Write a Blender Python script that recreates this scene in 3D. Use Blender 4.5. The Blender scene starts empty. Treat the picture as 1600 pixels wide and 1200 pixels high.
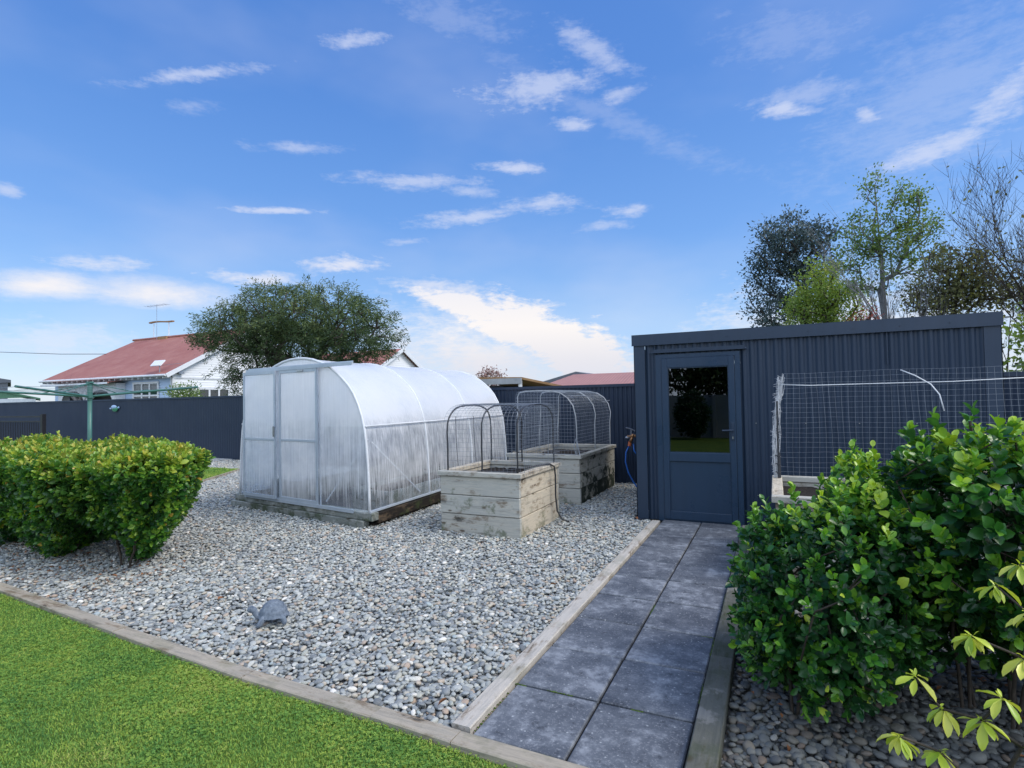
import bpy, math, random
import numpy as np
from mathutils import Vector, Matrix
R = math.radians
rng = np.random.default_rng(7)
random.seed(7)
sc = bpy.context.scene
COL = sc.collection

# ------------------------------------------------------------------ camera
cd = bpy.data.cameras.new("camera"); cam = bpy.data.objects.new("camera", cd); COL.objects.link(cam)
cr, cu, cf = Vector((0.903974, 0.427224, -0.017599)), Vector((0.027876, -0.017811, 0.999453)), Vector((-0.426677, 0.90397, 0.02801))
m = Matrix((cr, cu, -cf)).transposed().to_4x4(); m.translation = Vector((0, 0, 1.46)); cam.matrix_world = m
cd.sensor_width = 36; cd.lens = 19.565; cd.clip_end = 2000; cd.clip_start = 0.05
sc.camera = cam

# ------------------------------------------------------------------ exposure
sc.view_settings.view_transform = 'Standard'; sc.view_settings.look = 'None'
sc.view_settings.exposure = 0.08; sc.view_settings.gamma = 1

# ------------------------------------------------------------------ sun
SUN_EL, SUN_AZ = 47.0, 80.0          # azimuth clockwise from +Y
sl = bpy.data.lights.new("sun", 'SUN'); sl.energy = 2.5; sl.angle = R(24); sl.color = (1, .93, .84)
so = bpy.data.objects.new("sun", sl); COL.objects.link(so)
sd = Vector((math.sin(R(SUN_AZ))*math.cos(R(SUN_EL)), math.cos(R(SUN_AZ))*math.cos(R(SUN_EL)), math.sin(R(SUN_EL))))
so.rotation_euler = sd.to_track_quat('Z', 'Y').to_euler()

# ------------------------------------------------------------------ node helper
class NT:
    def __init__(s, nt): s.nt = nt
    def n(s, t, ins=None, **kw):
        nd = s.nt.nodes.new(t)
        for k, v in kw.items(): setattr(nd, k, v)
        for k, v in (ins or {}).items():
            sock = nd.inputs[k]
            if isinstance(v, bpy.types.NodeSocket): s.nt.links.new(v, sock)
            elif v is not None: sock.default_value = v
        return nd
    def math(s, op, a, b=None, c=None, clamp=False):
        i = {0: a}
        if b is not None: i[1] = b
        if c is not None: i[2] = c
        return s.n('ShaderNodeMath', i, operation=op, use_clamp=clamp).outputs[0]
    def mix(s, f, a, b, blend='MIX'):
        nd = s.n('ShaderNodeMix', data_type='RGBA', blend_type=blend)
        for k, v in ((0, f), (6, a), (7, b)):
            if isinstance(v, bpy.types.NodeSocket): s.nt.links.new(v, nd.inputs[k])
            else:
                nd.inputs[k].default_value = v if k == 0 else (*v[:3], 1)
        return nd.outputs[2]
    def ramp(s, f, pts):
        nd = s.n('ShaderNodeValToRGB', {0: f}); cr_ = nd.color_ramp
        while len(cr_.elements) < len(pts): cr_.elements.new(.5)
        for e, (p, c) in zip(cr_.elements, pts): e.position = p; e.color = (*c[:3], 1)
        return nd.outputs[0]
    def mr(s, v, a, b, c=0., d=1., smooth=False):
        return s.n('ShaderNodeMapRange', {0: v, 1: a, 2: b, 3: c, 4: d}, interpolation_type='SMOOTHSTEP' if smooth else 'LINEAR').outputs[0]
    def noise(s, vec, scale, detail=3, rough=.55):
        return s.n('ShaderNodeTexNoise', {'Vector': vec, 'Scale': scale, 'Detail': detail, 'Roughness': rough}).outputs['Fac']

# ------------------------------------------------------------------ world: sky and clouds
w = bpy.data.worlds.new("World"); sc.world = w; w.use_nodes = True; w.node_tree.nodes.clear(); N = NT(w.node_tree)
sky = N.n('ShaderNodeTexSky', sky_type='NISHITA', sun_disc=False, sun_elevation=R(SUN_EL), sun_rotation=R(SUN_AZ), air_density=1.0, dust_density=.6, ozone_density=2.5)
tc = N.n('ShaderNodeTexCoord').outputs['Generated']
xyz = N.n('ShaderNodeSeparateXYZ', {0: tc}).outputs
az = N.math('ARCTAN2', xyz[0], xyz[1]); el = N.math('ARCSINE', xyz[2])
v0 = N.n('ShaderNodeCombineXYZ', {0: az, 1: el, 2: 0.}).outputs[0]
wn = N.n('ShaderNodeTexNoise', {'Vector': v0, 'Scale': 9., 'Detail': 3.}).outputs['Color']
wv = N.n('ShaderNodeVectorMath', {0: wn, 1: (.5, .5, .5)}, operation='SUBTRACT').outputs[0]
wv = N.n('ShaderNodeVectorMath', {0: wv, 1: (.04, .012, 0)}, operation='MULTIPLY').outputs[0]
vw = N.n('ShaderNodeVectorMath', {0: v0, 1: wv}, operation='ADD').outputs[0]
nst = N.n('ShaderNodeMapping', {'Vector': v0, 'Scale': (14, 46, 1), 'Rotation': (0, 0, -.12)}).outputs[0]
n1 = N.noise(nst, 1.0, 7, .62)
n2 = N.noise(v0, 30., 6, .6)
n3 = N.noise(N.n('ShaderNodeMapping', {'Vector': vw, 'Scale': (60, 170, 1), 'Rotation': (0, 0, -.2)}).outputs[0], 1.0, 6, .65)
nmix = N.math('ADD', N.math('MULTIPLY', n1, .45), N.math('ADD', N.math('MULTIPLY', n2, .25), N.math('MULTIPLY', n3, .30)))
CL = [(-1.1377, 0.1677, 0.0972, 0.0183, 0.044, 0.95), (-1.0073, 0.1702, 0.1128, 0.0225, 0.004, 0.9), (-0.8645, 0.2023, 0.0827, 0.0114, -0.014, 0.7), (-0.9502, 0.4848, 0.1107, 0.0091, 0.306, 0.6), (-0.5301, 0.1726, 0.0948, 0.0196, -0.256, 1), (-0.4221, 0.1318, 0.1176, 0.0426, -0.317, 1.1), (-0.3179, 0.0798, 0.1097, 0.0483, -0.424, 1.1), (-0.4909, 0.0704, 0.2, 0.075, -0.297, 0.9), (-0.6056, 0.3763, 0.1167, 0.0113, 0.036, 0.55), (-0.5072, 0.3638, 0.0502, 0.009, -0.146, 0.45), (-0.5219, 0.3199, 0.0996, 0.0118, 0.081, 0.6), (-0.3833, 0.3386, 0.0731, 0.013, -0.034, 0.6), (-0.7339, 0.2354, 0.0731, 0.0145, 0.034, 0.8), (-1.0767, 0.205, 0.0496, 0.0101, 0.043, 0.6), (-0.3911, 0.5146, 0.1209, 0.0246, 0.084, 0.6), (-0.3267, 0.4622, 0.0445, 0.0094, -0.109, 0.6), (-0.2829, 0.5613, 0.071, 0.0189, -0.527, 0.5), (-0.2392, 0.4974, 0.0428, 0.0112, 0.167, 0.5), (-0.7112, 0.5671, 0.0486, 0.0102, 0.141, 0.6), (0.0282, 0.4329, 0.0436, 0.0097, -0.207, 0.7), (0.0608, 0.4449, 0.0777, 0.0189, -0.061, 0.35), (0.1412, 0.403, 0.0234, 0.0124, -0.19, 0.6), (0.2199, 0.3379, 0.0879, 0.0163, 0.189, 0.65), (0.2907, 0.3793, 0.0701, 0.0243, 0.604, 0.6), (0.2165, 0.3952, 0.1569, 0.0874, 0.399, 0.22), (-0.8065, 0.4097, 0.0684, 0.0081, 0.077, 0.45), (-0.8441, 0.312, 0.0745, 0.0049, 0.062, 0.7), (-0.4283, 0.3991, 0.0576, 0.0087, -0.099, 0.7), (-0.2322, 0.3205, 0.0386, 0.0103, 0.09, 0.6), (-0.2754, 0.3001, 0.0455, 0.0092, 0.043, 0.4), (-0.2974, 0.4831, 0.3157, 0.018, -0.436, 0.18), (-1.1237, 0.0872, 0.0993, 0.0288, -0.054, 0.4), (-0.0131, 0.1145, 0.1318, 0.0181, -0.138, 0.5), (0.1435, 0.0802, 0.2541, 0.0817, -0.116, 0.6), (-1.1849, 0.2859, 0.0164, 0.0089, 0.086, 0.5), (-0.5446, 0.6114, 0.1341, 0.0298, -0.168, 0.22), (0.0383, 0.5291, 0.1178, 0.0389, -0.163, 0.2), (-0.6309, 0.2762, 0.0388, 0.0066, 0.097, 0.4), (-0.4155, 0.1699, 0.0795, 0.007, -0.038, 0.4), (-0.5636, 0.2032, 0.0916, 0.0125, -0.076, 0.6), (-0.9641, 0.4384, 0.0387, 0.0084, 0.226, 0.3)]
acc = None
nk = N.math('MULTIPLY', N.math('SUBTRACT', nmix, .5), 3.2)
for ci, (a, e, L, T, ang, d) in enumerate(CL):
    gain = .45 if ci < 2 else (.8 if ci in (4, 5, 6, 7) else 1.25)
    soft = .35 if ci in (4, 5, 6) else 0.
    mp = N.n('ShaderNodeMapping', {'Vector': vw, 'Location': (a, e, 0), 'Rotation': (0, 0, ang), 'Scale': (L*1.2, T*1.3, 1)}, vector_type='TEXTURE').outputs[0]
    ln = N.n('ShaderNodeVectorMath', {0: mp}, operation='LENGTH').outputs['Value']
    q = N.mr(N.math('SUBTRACT', ln, N.math('MULTIPLY', nk, gain)), 1.06 if soft else 1.14, -.08+soft*1.5, 0., d, True)
    acc = q if acc is None else N.math('MAXIMUM', acc, q)
# a thin general veil that gets milkier towards the horizon
veil = N.math('MULTIPLY', N.mr(N.noise(N.n('ShaderNodeMapping', {'Vector': v0, 'Scale': (2.2, 5, 1), 'Rotation': (0, 0, .5)}).outputs[0], 1., 4, .5), .45, .8, 0., .25, True), N.mr(el, .75, .05, .5, 1.))
acc = N.math('MAXIMUM', acc, veil)
base = N.ramp(el, [(0, (.56, .64, .78)), (.05, (.41, .55, .79)), (.13, (.235, .43, .77)), (.28, (.105, .29, .71)), (.52, (.052, .20, .62)), (1, (.035, .145, .53))])
nish = N.mix(1., sky.outputs[0], (.30, .30, .30), 'MULTIPLY')
skyc = N.mix(.82, nish, base)
ccol = N.ramp(el, [(0, (.66, .69, .80)), (.07, (.80, .78, .82)), (.13, (.98, .92, .88)), (.3, (.72, .76, .90)), (1, (.60, .68, .92))])
sky_c = N.mix(N.math('MINIMUM', acc, .93), skyc, ccol)
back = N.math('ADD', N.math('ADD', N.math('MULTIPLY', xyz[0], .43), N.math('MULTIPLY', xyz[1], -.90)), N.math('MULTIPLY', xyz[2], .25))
back_fill = N.mr(N.math('ADD', back, N.math('MULTIPLY', N.math('SUBTRACT', n1, .5), .5)), .12, .5, 0., .9, True)
sky_c = N.mix(back_fill, sky_c, (1.36, 1.56, 1.90))  # bright cloud added over the unseen sky behind the camera, for fill light
up = N.mr(xyz[2], -.02, 0., 0., 1.)
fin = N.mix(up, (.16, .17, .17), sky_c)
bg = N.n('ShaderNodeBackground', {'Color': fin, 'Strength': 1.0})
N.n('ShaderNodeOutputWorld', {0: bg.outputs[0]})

# ------------------------------------------------------------------ materials
def newmat(name):
    mt = bpy.data.materials.new(name); mt.use_nodes = True; mt.node_tree.nodes.clear(); return mt, NT(mt.node_tree)
def out(N, sh, disp=None):
    N.n('ShaderNodeOutputMaterial', {0: sh})
def pbsdf(N, col, rough=.6, bump=None, bs=.2, bd=.01, metal=0., spec=.5, **kw):
    i = {'Base Color': col if isinstance(col, bpy.types.NodeSocket) else (*col[:3], 1), 'Roughness': rough, 'Metallic': metal, 'Specular IOR Level': spec}
    if bump is not None: i['Normal'] = N.n('ShaderNodeBump', {'Height': bump, 'Strength': bs, 'Distance': bd}).outputs[0]
    i.update(kw)
    return N.n('ShaderNodeBsdfPrincipled', i).outputs[0]
def oc(N, scale=(1, 1, 1)):
    t = N.n('ShaderNodeTexCoord').outputs['Object']
    return t if scale == (1, 1, 1) else N.n('ShaderNodeMapping', {'Vector': t, 'Scale': scale}).outputs[0]
def tone(N): return N.n('ShaderNodeAttribute', attribute_name='tone').outputs['Fac']
def simple(name, c1, c2=None, rough=.6, metal=0., ns=6., bs=.1, bd=.003, spec=.5):
    mt, N = newmat(name); c2 = c2 or tuple(x*.75 for x in c1); v = oc(N)
    n = N.noise(v, ns, 5, .6); f = N.noise(v, ns*14, 4, .6)
    k = N.math('ADD', N.math('MULTIPLY', n, .7), N.math('MULTIPLY', f, .3))
    col = N.mix(N.mr(k, .35, .65), c1, c2)
    out(N, pbsdf(N, col, N.mr(n, .3, .7, rough*.85, min(1, rough*1.15)), f, bs, bd, metal, spec)); return mt
def wood(name, axis, light=(.42, .38, .31), dark=(.17, .14, .10), algae=.25, grey=(.36, .35, .32), wet=.0):
    mt, N = newmat(name)
    s = {'X': (.7, 9, 9), 'Y': (9, .7, 9)}[axis]
    t = tone(N); off = N.n('ShaderNodeCombineXYZ', {0: N.math('MULTIPLY', t, 37.), 1: N.math('MULTIPLY', t, 17.), 2: N.math('MULTIPLY', t, 53.)}).outputs[0]
    base = oc(N); v = N.n('ShaderNodeVectorMath', {0: base, 1: off}, operation='ADD').outputs[0]
    g = N.noise(N.n('ShaderNodeMapping', {'Vector': v, 'Scale': s}).outputs[0], 6., 8, .72)
    g2 = N.noise(N.n('ShaderNodeMapping', {'Vector': v, 'Scale': tuple(x*.4 for x in s)}).outputs[0], 5., 5, .6)
    sm = {'X': (1.3, 3.2, 3.2), 'Y': (3.2, 1.3, 3.2)}[axis]
    st = N.noise(N.n('ShaderNodeMapping', {'Vector': v, 'Scale': sm}).outputs[0], 2.6, 8, .72)
    bl_ = N.noise(v, 1.8, 5, .6)
    col = N.mix(N.mr(g, .34, .66), tuple(x*.72 for x in grey), light)
    col = N.mix(N.mr(bl_, .4, .62, 0, .6), col, grey)
    col = N.mix(N.mr(t, 0, 1, 0., .3), col, tuple(x*.7 for x in light))
    col = N.mix(N.mr(g, .56, .70, 0, .6), col, dark)
    brown = N.mr(N.math('ADD', st, N.math('MULTIPLY', N.math('SUBTRACT', g, .5), .3)), .51, .66, 0, .8, True)
    col = N.mix(brown, col, (.15, .105, .065) if not wet else (.09, .085, .05))
    col = N.mix(N.mr(N.math('ADD', st, N.math('MULTIPLY', N.math('SUBTRACT', g2, .5), .4)), .62, .70, 0, .85, True), col, (.03, .028, .024))
    col = N.mix(N.mr(g2, .55, .66, 0, .5, True), col, tuple(x*.45 for x in grey))
    # knots
    vk = N.n('ShaderNodeTexVoronoi', {'Vector': N.n('ShaderNodeMapping', {'Vector': v, 'Scale': (1.6, 1.6, 4)}).outputs[0], 'Scale': 1.5}).outputs['Distance']
    col = N.mix(N.mr(vk, .10, .05, 0, .85, True), col, (.09, .06, .04))
    al = N.noise(v, 4.5, 6, .7)
    z = N.n('ShaderNodeSeparateXYZ', {0: base}).outputs[2]
    alm = N.math('ADD', al, N.mr(z, .0, .55, .12, -.02))
    col = N.mix(N.mr(alm, .60, .72, 0, algae*2.2, True), col, (.06, .085, .03))
    if wet: col = N.mix(N.mr(N.math('ADD', al, N.mr(z, .0, .55, .16, -.04)), .50, .60, 0, wet, True), col, (.022, .030, .018))
    crack = N.mr(g2, .62, .66, 0, 1)
    h = N.math('SUBTRACT', g, N.math('MULTIPLY', crack, .5))
    out(N, pbsdf(N, col, .85, h, .5, .006, spec=.2)); return mt
def navy(name, c=(.030, .044, .070), rough=.45, dark=1.):
    mt, N = newmat(name); v = oc(N); n = N.noise(v, 1.5, 5, .6); f = N.noise(v, 40, 4, .6)
    dirt = N.noise(N.n('ShaderNodeMapping', {'Vector': v, 'Scale': (6, 6, .5)}).outputs[0], 3., 5, .6)
    col = N.mix(N.mr(dirt, .35, .8, 0, .35), tuple(x*dark for x in c), tuple(x*1.5*dark for x in c))
    sp = N.n('ShaderNodeTexVoronoi', {'Vector': v, 'Scale': 9.}).outputs['Distance']
    col = N.mix(N.mr(sp, .035, .02, 0, .35), col, (.25, .25, .24))
    out(N, pbsdf(N, col, N.mr(n, .3, .7, rough-.08, rough+.12), f, .06, .002, spec=.45)); return mt
def leafmat(name, cols, rough=.35, trans=.3, spec=.5, under=None):
    mt, N = newmat(name); t = tone(N); v = oc(N)
    n = N.noise(v, 55, 2, .5)
    c = N.ramp(N.math('ADD', t, N.math('MULTIPLY', N.math('SUBTRACT', n, .5), .12)), cols)
    bf = N.n('ShaderNodeNewGeometry').outputs['Backfacing']
    c = N.mix(N.math('MULTIPLY', bf, .45), c, under or (.16, .22, .10))
    p = pbsdf(N, c, rough, spec=spec)
    tr = N.n('ShaderNodeBsdfTranslucent', {0: N.mix(.5, c, (.35, .5, .05), 'MULTIPLY') if False else N.n('ShaderNodeHueSaturation', {'Color': c, 'Saturation': 1.15, 'Value': 1.6}).outputs[0]}).outputs[0]
    out(N, N.n('ShaderNodeMixShader', {0: trans, 1: p, 2: tr}).outputs[0]); return mt

M = {}
M['navy'] = navy('shed_paint', (.013, .028, .056)); M['navy_trim'] = navy('shed_trim', (.017, .034, .064), .38)
M['navy_door'] = navy('door_paint', (.016, .037, .072), .30)
M['fence'] = navy('fence_paint', (.010, .022, .047), .5)
M['black'] = simple('black_metal', (.012, .012, .014), rough=.4, spec=.4)
M['blackpipe'] = simple('black_pipe', (.02, .022, .026), (.035, .037, .042), rough=.45)
M['alu'] = simple('aluminium', (.50, .55, .60), (.38, .44, .50), rough=.38, metal=.25, ns=3)
M['white'] = simple('white_paint', (.74, .76, .78), (.62, .64, .67), rough=.5)
M['whitehoop'] = simple('white_pipe', (.72, .74, .76), (.58, .60, .62), rough=.4)
M['galv'] = simple('galvanised_wire', (.36, .39, .43), (.22, .25, .29), rough=.4, metal=.5)
M['greyhoop'] = simple('grey_pipe', (.50, .53, .56), (.36, .39, .42), rough=.5)
M['steel'] = simple('steel', (.5, .5, .5), rough=.3, metal=.9)
M['green_metal'] = simple('green_metal', (.055, .17, .14), (.045, .13, .11), rough=.45)
M['joint'] = simple('joint_dirt', (.012, .011, .010), rough=.95)
M['soil'] = simple('soil', (.035, .024, .017), (.012, .009, .007), rough=.95, ns=30, bs=1., bd=.02)
M['mat_floor'] = simple('weed_mat', (.030, .034, .042), (.018, .02, .026), rough=.8, ns=8)
M['bark'] = simple('bark', (.085, .068, .052), (.035, .028, .022), rough=.9, ns=9, bs=.8, bd=.03)
M['greybark'] = simple('grey_bark', (.23, .23, .24), (.13, .13, .14), rough=.9, ns=9, bs=.6, bd=.02)
M['stem'] = simple('shrub_stem', (.075, .058, .042), (.035, .027, .02), rough=.9, ns=20, bs=.6, bd=.01)
M['brass'] = simple('brass', (.42, .22, .10), (.25, .13, .07), rough=.35, metal=.7)
M['bluehose'] = simple('blue_hose', (.02, .14, .50), (.02, .11, .42), rough=.35)
M['orange'] = simple('orange_plastic', (.5, .12, .04), rough=.4)
M['interior'] = simple('dark_interior', (.02, .02, .02), rough=.9)
M['woodX'] = wood('weathered_timber', 'X'); M['woodY'] = wood('weathered_timber_lit_side', 'Y', light=(.72, .62, .47), grey=(.50, .46, .38))  # side timber lighter and warmer than the front: sunlight put into the colour
M['woodYg'] = wood('mossy_timber', 'Y', light=(.58, .53, .42), grey=(.45, .43, .36), algae=.4, wet=.95)
M['woodXb'] = wood('bed_timber', 'X', light=(.62, .58, .49), grey=(.43, .44, .41), algae=.3)
M['edge'] = wood('edging_timber', 'Y', light=(.60, .54, .46), grey=(.48, .46, .42), algae=.1)
M['edgeX'] = wood('lawn_edging_timber', 'X', light=(.50, .43, .33), grey=(.34, .31, .26), algae=.1)
M['edged'] = wood('shaded_timber', 'Y', light=(.26, .25, .22), grey=(.19, .19, .18), algae=.2, wet=.5)  # shadow of the right-hand shrubs put into these dark colours
M['beam'] = wood('greenhouse_timber', 'X', light=(.48, .47, .42), grey=(.36, .40, .38), algae=.35, wet=.35)
M['beamd'] = wood('dark_timber', 'Y', light=(.035, .027, .02), grey=(.016, .014, .012), dark=(.02, .015, .01), algae=.25)

def pebble_mat(name, dark):
    mt, N = newmat(name)
    r = N.n('ShaderNodeObjectInfo').outputs['Random']
    v = N.n('ShaderNodeTexCoord').outputs['Object']
    c = N.ramp(r, [(0, (.10, .115, .13)), (.12, (.18, .20, .22)), (.28, (.27, .295, .30)), (.42, (.38, .40, .39)), (.52, (.24, .275, .30)), (.64, (.46, .475, .46)), (.74, (.33, .35, .32)), (.83, (.43, .395, .33)), (.90, (.36, .27, .21)), (.94, (.30, .37, .40)), (.975, (.60, .585, .54)), (1, (.72, .71, .68))])
    c.node.color_ramp.interpolation = 'LINEAR'
    n = N.noise(v, 2.2, 4, .6)
    c = N.mix(N.mr(n, .3, .75, 0, .45), c, (.22, .235, .235))
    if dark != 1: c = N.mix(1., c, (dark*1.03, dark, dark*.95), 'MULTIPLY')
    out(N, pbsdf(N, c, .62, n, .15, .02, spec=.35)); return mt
M['pebble'] = pebble_mat('river_pebbles', 1.12); M['pebble_dark'] = pebble_mat('river_pebbles_shaded', .36)  # second set: shade under the right-hand shrubs multiplied into the colour
def gravel_base():
    mt, N = newmat('gravel_base'); v = oc(N)
    vo = N.n('ShaderNodeTexVoronoi', {'Vector': v, 'Scale': 34.}); d = vo.outputs['Distance']
    r = N.n('ShaderNodeSeparateXYZ', {0: vo.outputs['Color']}).outputs[0]
    c = N.ramp(r, [(0, (.13, .14, .155)), (.5, (.27, .285, .30)), (.85, (.36, .37, .38)), (1, (.40, .36, .30))])
    c = N.mix(N.mr(d, .25, .55, 0, .9), c, (.035, .035, .035))
    out(N, pbsdf(N, c, .8, N.math('SUBTRACT', 1., d), .8, .02)); return mt
M['gravel_base'] = gravel_base()
def grassground(name):
    mt, N = newmat(name); v = oc(N); a = N.noise(v, 2.2, 4, .6); b = N.noise(v, 60, 5, .7)
    c = N.mix(N.mr(a, .35, .65), (.07, .16, .03), (.16, .23, .03)); c = N.mix(N.mr(b, .35, .75, 0, .6), c, (.03, .055, .012))
    out(N, pbsdf(N, c, .9, b, .8, .02, spec=.2)); return mt
M['turf'] = grassground('turf')
def grassblade():
    mt, N = newmat('grass_blades'); t = tone(N); v = oc(N); a = N.noise(v, 1.6, 5, .62); b = N.noise(v, 7, 4, .6)
    k = N.math('ADD', N.math('MULTIPLY', t, .5), N.math('ADD', N.math('MULTIPLY', N.mr(a, .33, .67), .36), N.math('MULTIPLY', N.mr(b, .3, .7), .18)))
    c = N.ramp(k, [(.10, (.06, .17, .05)), (.32, (.14, .31, .065)), (.52, (.26, .43, .08)), (.70, (.39, .50, .08)), (.86, (.50, .52, .15)), (1, (.52, .45, .20))])
    p = pbsdf(N, c, .55, spec=.25); tr = N.n('ShaderNodeBsdfTranslucent', {0: c}).outputs[0]
    out(N, N.n('ShaderNodeMixShader', {0: .35, 1: p, 2: tr}).outputs[0]); return mt
M['grass'] = grassblade()
def paver():
    mt, N = newmat('paver'); v = oc(N); t = tone(N)
    vv = N.n('ShaderNodeVectorMath', {0: v, 1: N.n('ShaderNodeCombineXYZ', {0: N.math('MULTIPLY', t, 31.), 1: N.math('MULTIPLY', t, 19.), 2: 0.}).outputs[0]}, operation='ADD').outputs[0]
    a = N.noise(vv, 3.2, 6, .65); b = N.noise(vv, 90, 4, .7); e = N.noise(vv, 14, 6, .7)
    c = N.mix(N.mr(a, .35, .65), (.045, .052, .066), (.16, .175, .20))
    c = N.mix(N.mr(t, 0, 1, 0, .3), c, (.10, .115, .14))
    c = N.mix(N.mr(N.math('ADD', N.math('MULTIPLY', a, .5), N.math('MULTIPLY', e, .5)), .50, .63, 0, .6, True), c, (.33, .35, .38))
    c = N.mix(N.mr(e, .32, .46, .75, 0, True), c, (.035, .04, .05))
    c = N.mix(N.mr(b, .54, .68, 0, .55), c, (.32, .33, .35))
    sp = N.n('ShaderNodeTexVoronoi', {'Vector': vv, 'Scale': 26., 'Randomness': 1.}).outputs['Distance']
    c = N.mix(N.mr(sp, .16, .06, 0, .7), c, (.45, .47, .48))
    out(N, pbsdf(N, c, N.mr(a, .3, .7, .6, .8), b, .25, .003, spec=.35)); return mt
M['paver'] = paver()
M['moss'] = simple('moss', (.10, .17, .02), (.05, .09, .015), rough=.95, ns=30, bs=.8, bd=.01)
def film(name, axis, opac_hi, opac_lo, streak=1., clear=.3):
    """translucent ribbed sheet with condensation"""
    mt, N = newmat(name); v = oc(N); s = N.n('ShaderNodeSeparateXYZ', {0: v}).outputs
    rib = N.math('SINE', N.math('MULTIPLY', s[0 if axis == 'X' else 1], 2*math.pi/.022))
    sv = N.n('ShaderNodeMapping', {'Vector': v, 'Scale': (45, 45, 1.6)}).outputs[0]
    st = N.noise(sv, 1., 5, .65)
    cl = N.noise(v, 1.7, 5, .62)
    z = s[2]
    o = N.mr(z, 1.0, 1.35, opac_lo, opac_hi, True)
    o = N.math('ADD', o, N.math('MULTIPLY', N.math('SUBTRACT', st, .5), N.mr(z, 1.1, 1.3, 1.2*streak, .25)))
    o = N.math('ADD', o, N.math('MULTIPLY', N.math('SUBTRACT', cl, .5), N.mr(z, 1.1, 1.4, clear*2.4, clear*.6)))
    o = N.math('ADD', o, N.math('MULTIPLY', rib, .02))
    low = N.mr(N.math('ADD', z, N.math('MULTIPLY', N.math('SUBTRACT', st, .5), .45)), .24, .58, -.46, 0., True)
    o = N.math('ADD', o, low)
    o = N.math('MINIMUM', N.math('MAXIMUM', o, .10), .97)
    col = N.mix(N.mr(cl, .35, .65), (.94, .96, .98), (.98, .98, .98))
    df = N.n('ShaderNodeBsdfDiffuse', {0: col}).outputs[0]; tl = N.n('ShaderNodeBsdfTranslucent', {0: col}).outputs[0]
    m1 = N.n('ShaderNodeMixShader', {0: .42, 1: df, 2: tl}).outputs[0]
    tp = N.n('ShaderNodeBsdfTransparent', {0: (.80, .87, .95, 1)}).outputs[0]
    m2 = N.n('ShaderNodeMixShader', {0: o, 1: tp, 2: m1}).outputs[0]
    bp = N.n('ShaderNodeBump', {'Height': N.math('ADD', N.math('MULTIPLY', rib, .2), N.math('MULTIPLY', cl, 4.)), 'Strength': .25, 'Distance': .01}).outputs[0]
    gl = N.n('ShaderNodeBsdfGlossy', {0: (1, 1, 1, 1), 'Roughness': .16, 'Normal': bp}).outputs[0]
    fr = N.math('POWER', N.n('ShaderNodeLayerWeight', {0: .5, 'Normal': bp}).outputs['Facing'], 4.)
    out(N, N.n('ShaderNodeMixShader', {0: N.math('ADD', N.math('MULTIPLY', fr, .45), .06), 1: m2, 2: gl}).outputs[0]); return mt
M['film_front'] = film('greenhouse_end_sheet', 'X', .84, .62, .9, .4)
M['film_side'] = film('greenhouse_cover', 'Y', .96, .55, 1.0, .45)
M['film_door'] = film('greenhouse_door_sheet', 'X', .88, .74, .6, .4)
def glassmat(name, tint=(.08, .09, .10), rough=.0):
    mt, N = newmat(name)
    tp = N.n('ShaderNodeBsdfTransparent', {0: (*tint, 1)}).outputs[0]
    gl = N.n('ShaderNodeBsdfGlossy', {0: (.95, .97, 1, 1), 'Roughness': rough}).outputs[0]
    fr = N.math('POWER', N.n('ShaderNodeLayerWeight', {0: .5}).outputs['Facing'], 4.)
    out(N, N.n('ShaderNodeMixShader', {0: N.math('ADD', N.math('MULTIPLY', fr, .8), .10), 1: tp, 2: gl}).outputs[0]); return mt
M['glass'] = glassmat('door_glass'); M['hglass'] = glassmat('house_glass', (.25, .3, .33))

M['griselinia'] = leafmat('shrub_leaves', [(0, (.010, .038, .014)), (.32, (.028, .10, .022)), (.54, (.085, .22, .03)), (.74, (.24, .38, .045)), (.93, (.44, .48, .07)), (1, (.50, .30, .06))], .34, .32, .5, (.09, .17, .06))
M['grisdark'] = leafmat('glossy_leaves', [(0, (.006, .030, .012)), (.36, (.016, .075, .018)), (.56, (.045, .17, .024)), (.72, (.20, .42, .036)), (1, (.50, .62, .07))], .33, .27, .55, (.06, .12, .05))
M['variegated'] = leafmat('variegated_leaves', [(0, (.22, .36, .03)), (.4, (.46, .54, .05)), (1, (.66, .64, .12))], .35, .25, .5, (.4, .45, .12))
M['feather'] = leafmat('feathery_leaves', [(0, (.026, .052, .022)), (.5, (.075, .12, .042)), (.85, (.16, .205, .07)), (1, (.23, .25, .10))], .6, .2, .3, (.06, .09, .04))
M['euca'] = leafmat('blue_green_leaves', [(0, (.03, .058, .055)), (.5, (.07, .105, .105)), (1, (.14, .18, .17))], .5, .15, .4, (.08, .12, .12))
M['lime'] = leafmat('lime_leaves', [(0, (.09, .15, .04)), (.5, (.20, .29, .06)), (1, (.36, .38, .09))], .5, .35, .4, (.2, .28, .06))
M['midgreen'] = leafmat('green_leaves', [(0, (.07, .12, .04)), (.5, (.14, .22, .06)), (1, (.26, .33, .09))], .5, .3, .4, (.13, .2, .06))
M['olive'] = leafmat('olive_leaves', [(0, (.07, .08, .04)), (.5, (.14, .15, .065)), (.8, (.22, .23, .08)), (1, (.34, .33, .09))], .6, .25, .3, (.12, .12, .06))
M['redleaf'] = leafmat('red_leaves', [(0, (.22, .06, .04)), (1, (.38, .12, .08))], .6, .3, .3, (.3, .08, .06))
M['pinkleaf'] = leafmat('pink_leaves', [(0, (.25, .14, .12)), (1, (.40, .26, .22))], .6, .3, .3, (.3, .2, .18))
M['deadleaf'] = leafmat('dead_leaf', [(0, (.11, .055, .03)), (1, (.36, .15, .06))], .7, .1, .3, (.25, .12, .06))
M['house_white'] = simple('weatherboard_paint', (.82, .83, .84), (.74, .76, .78), rough=.5, ns=1)
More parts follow.
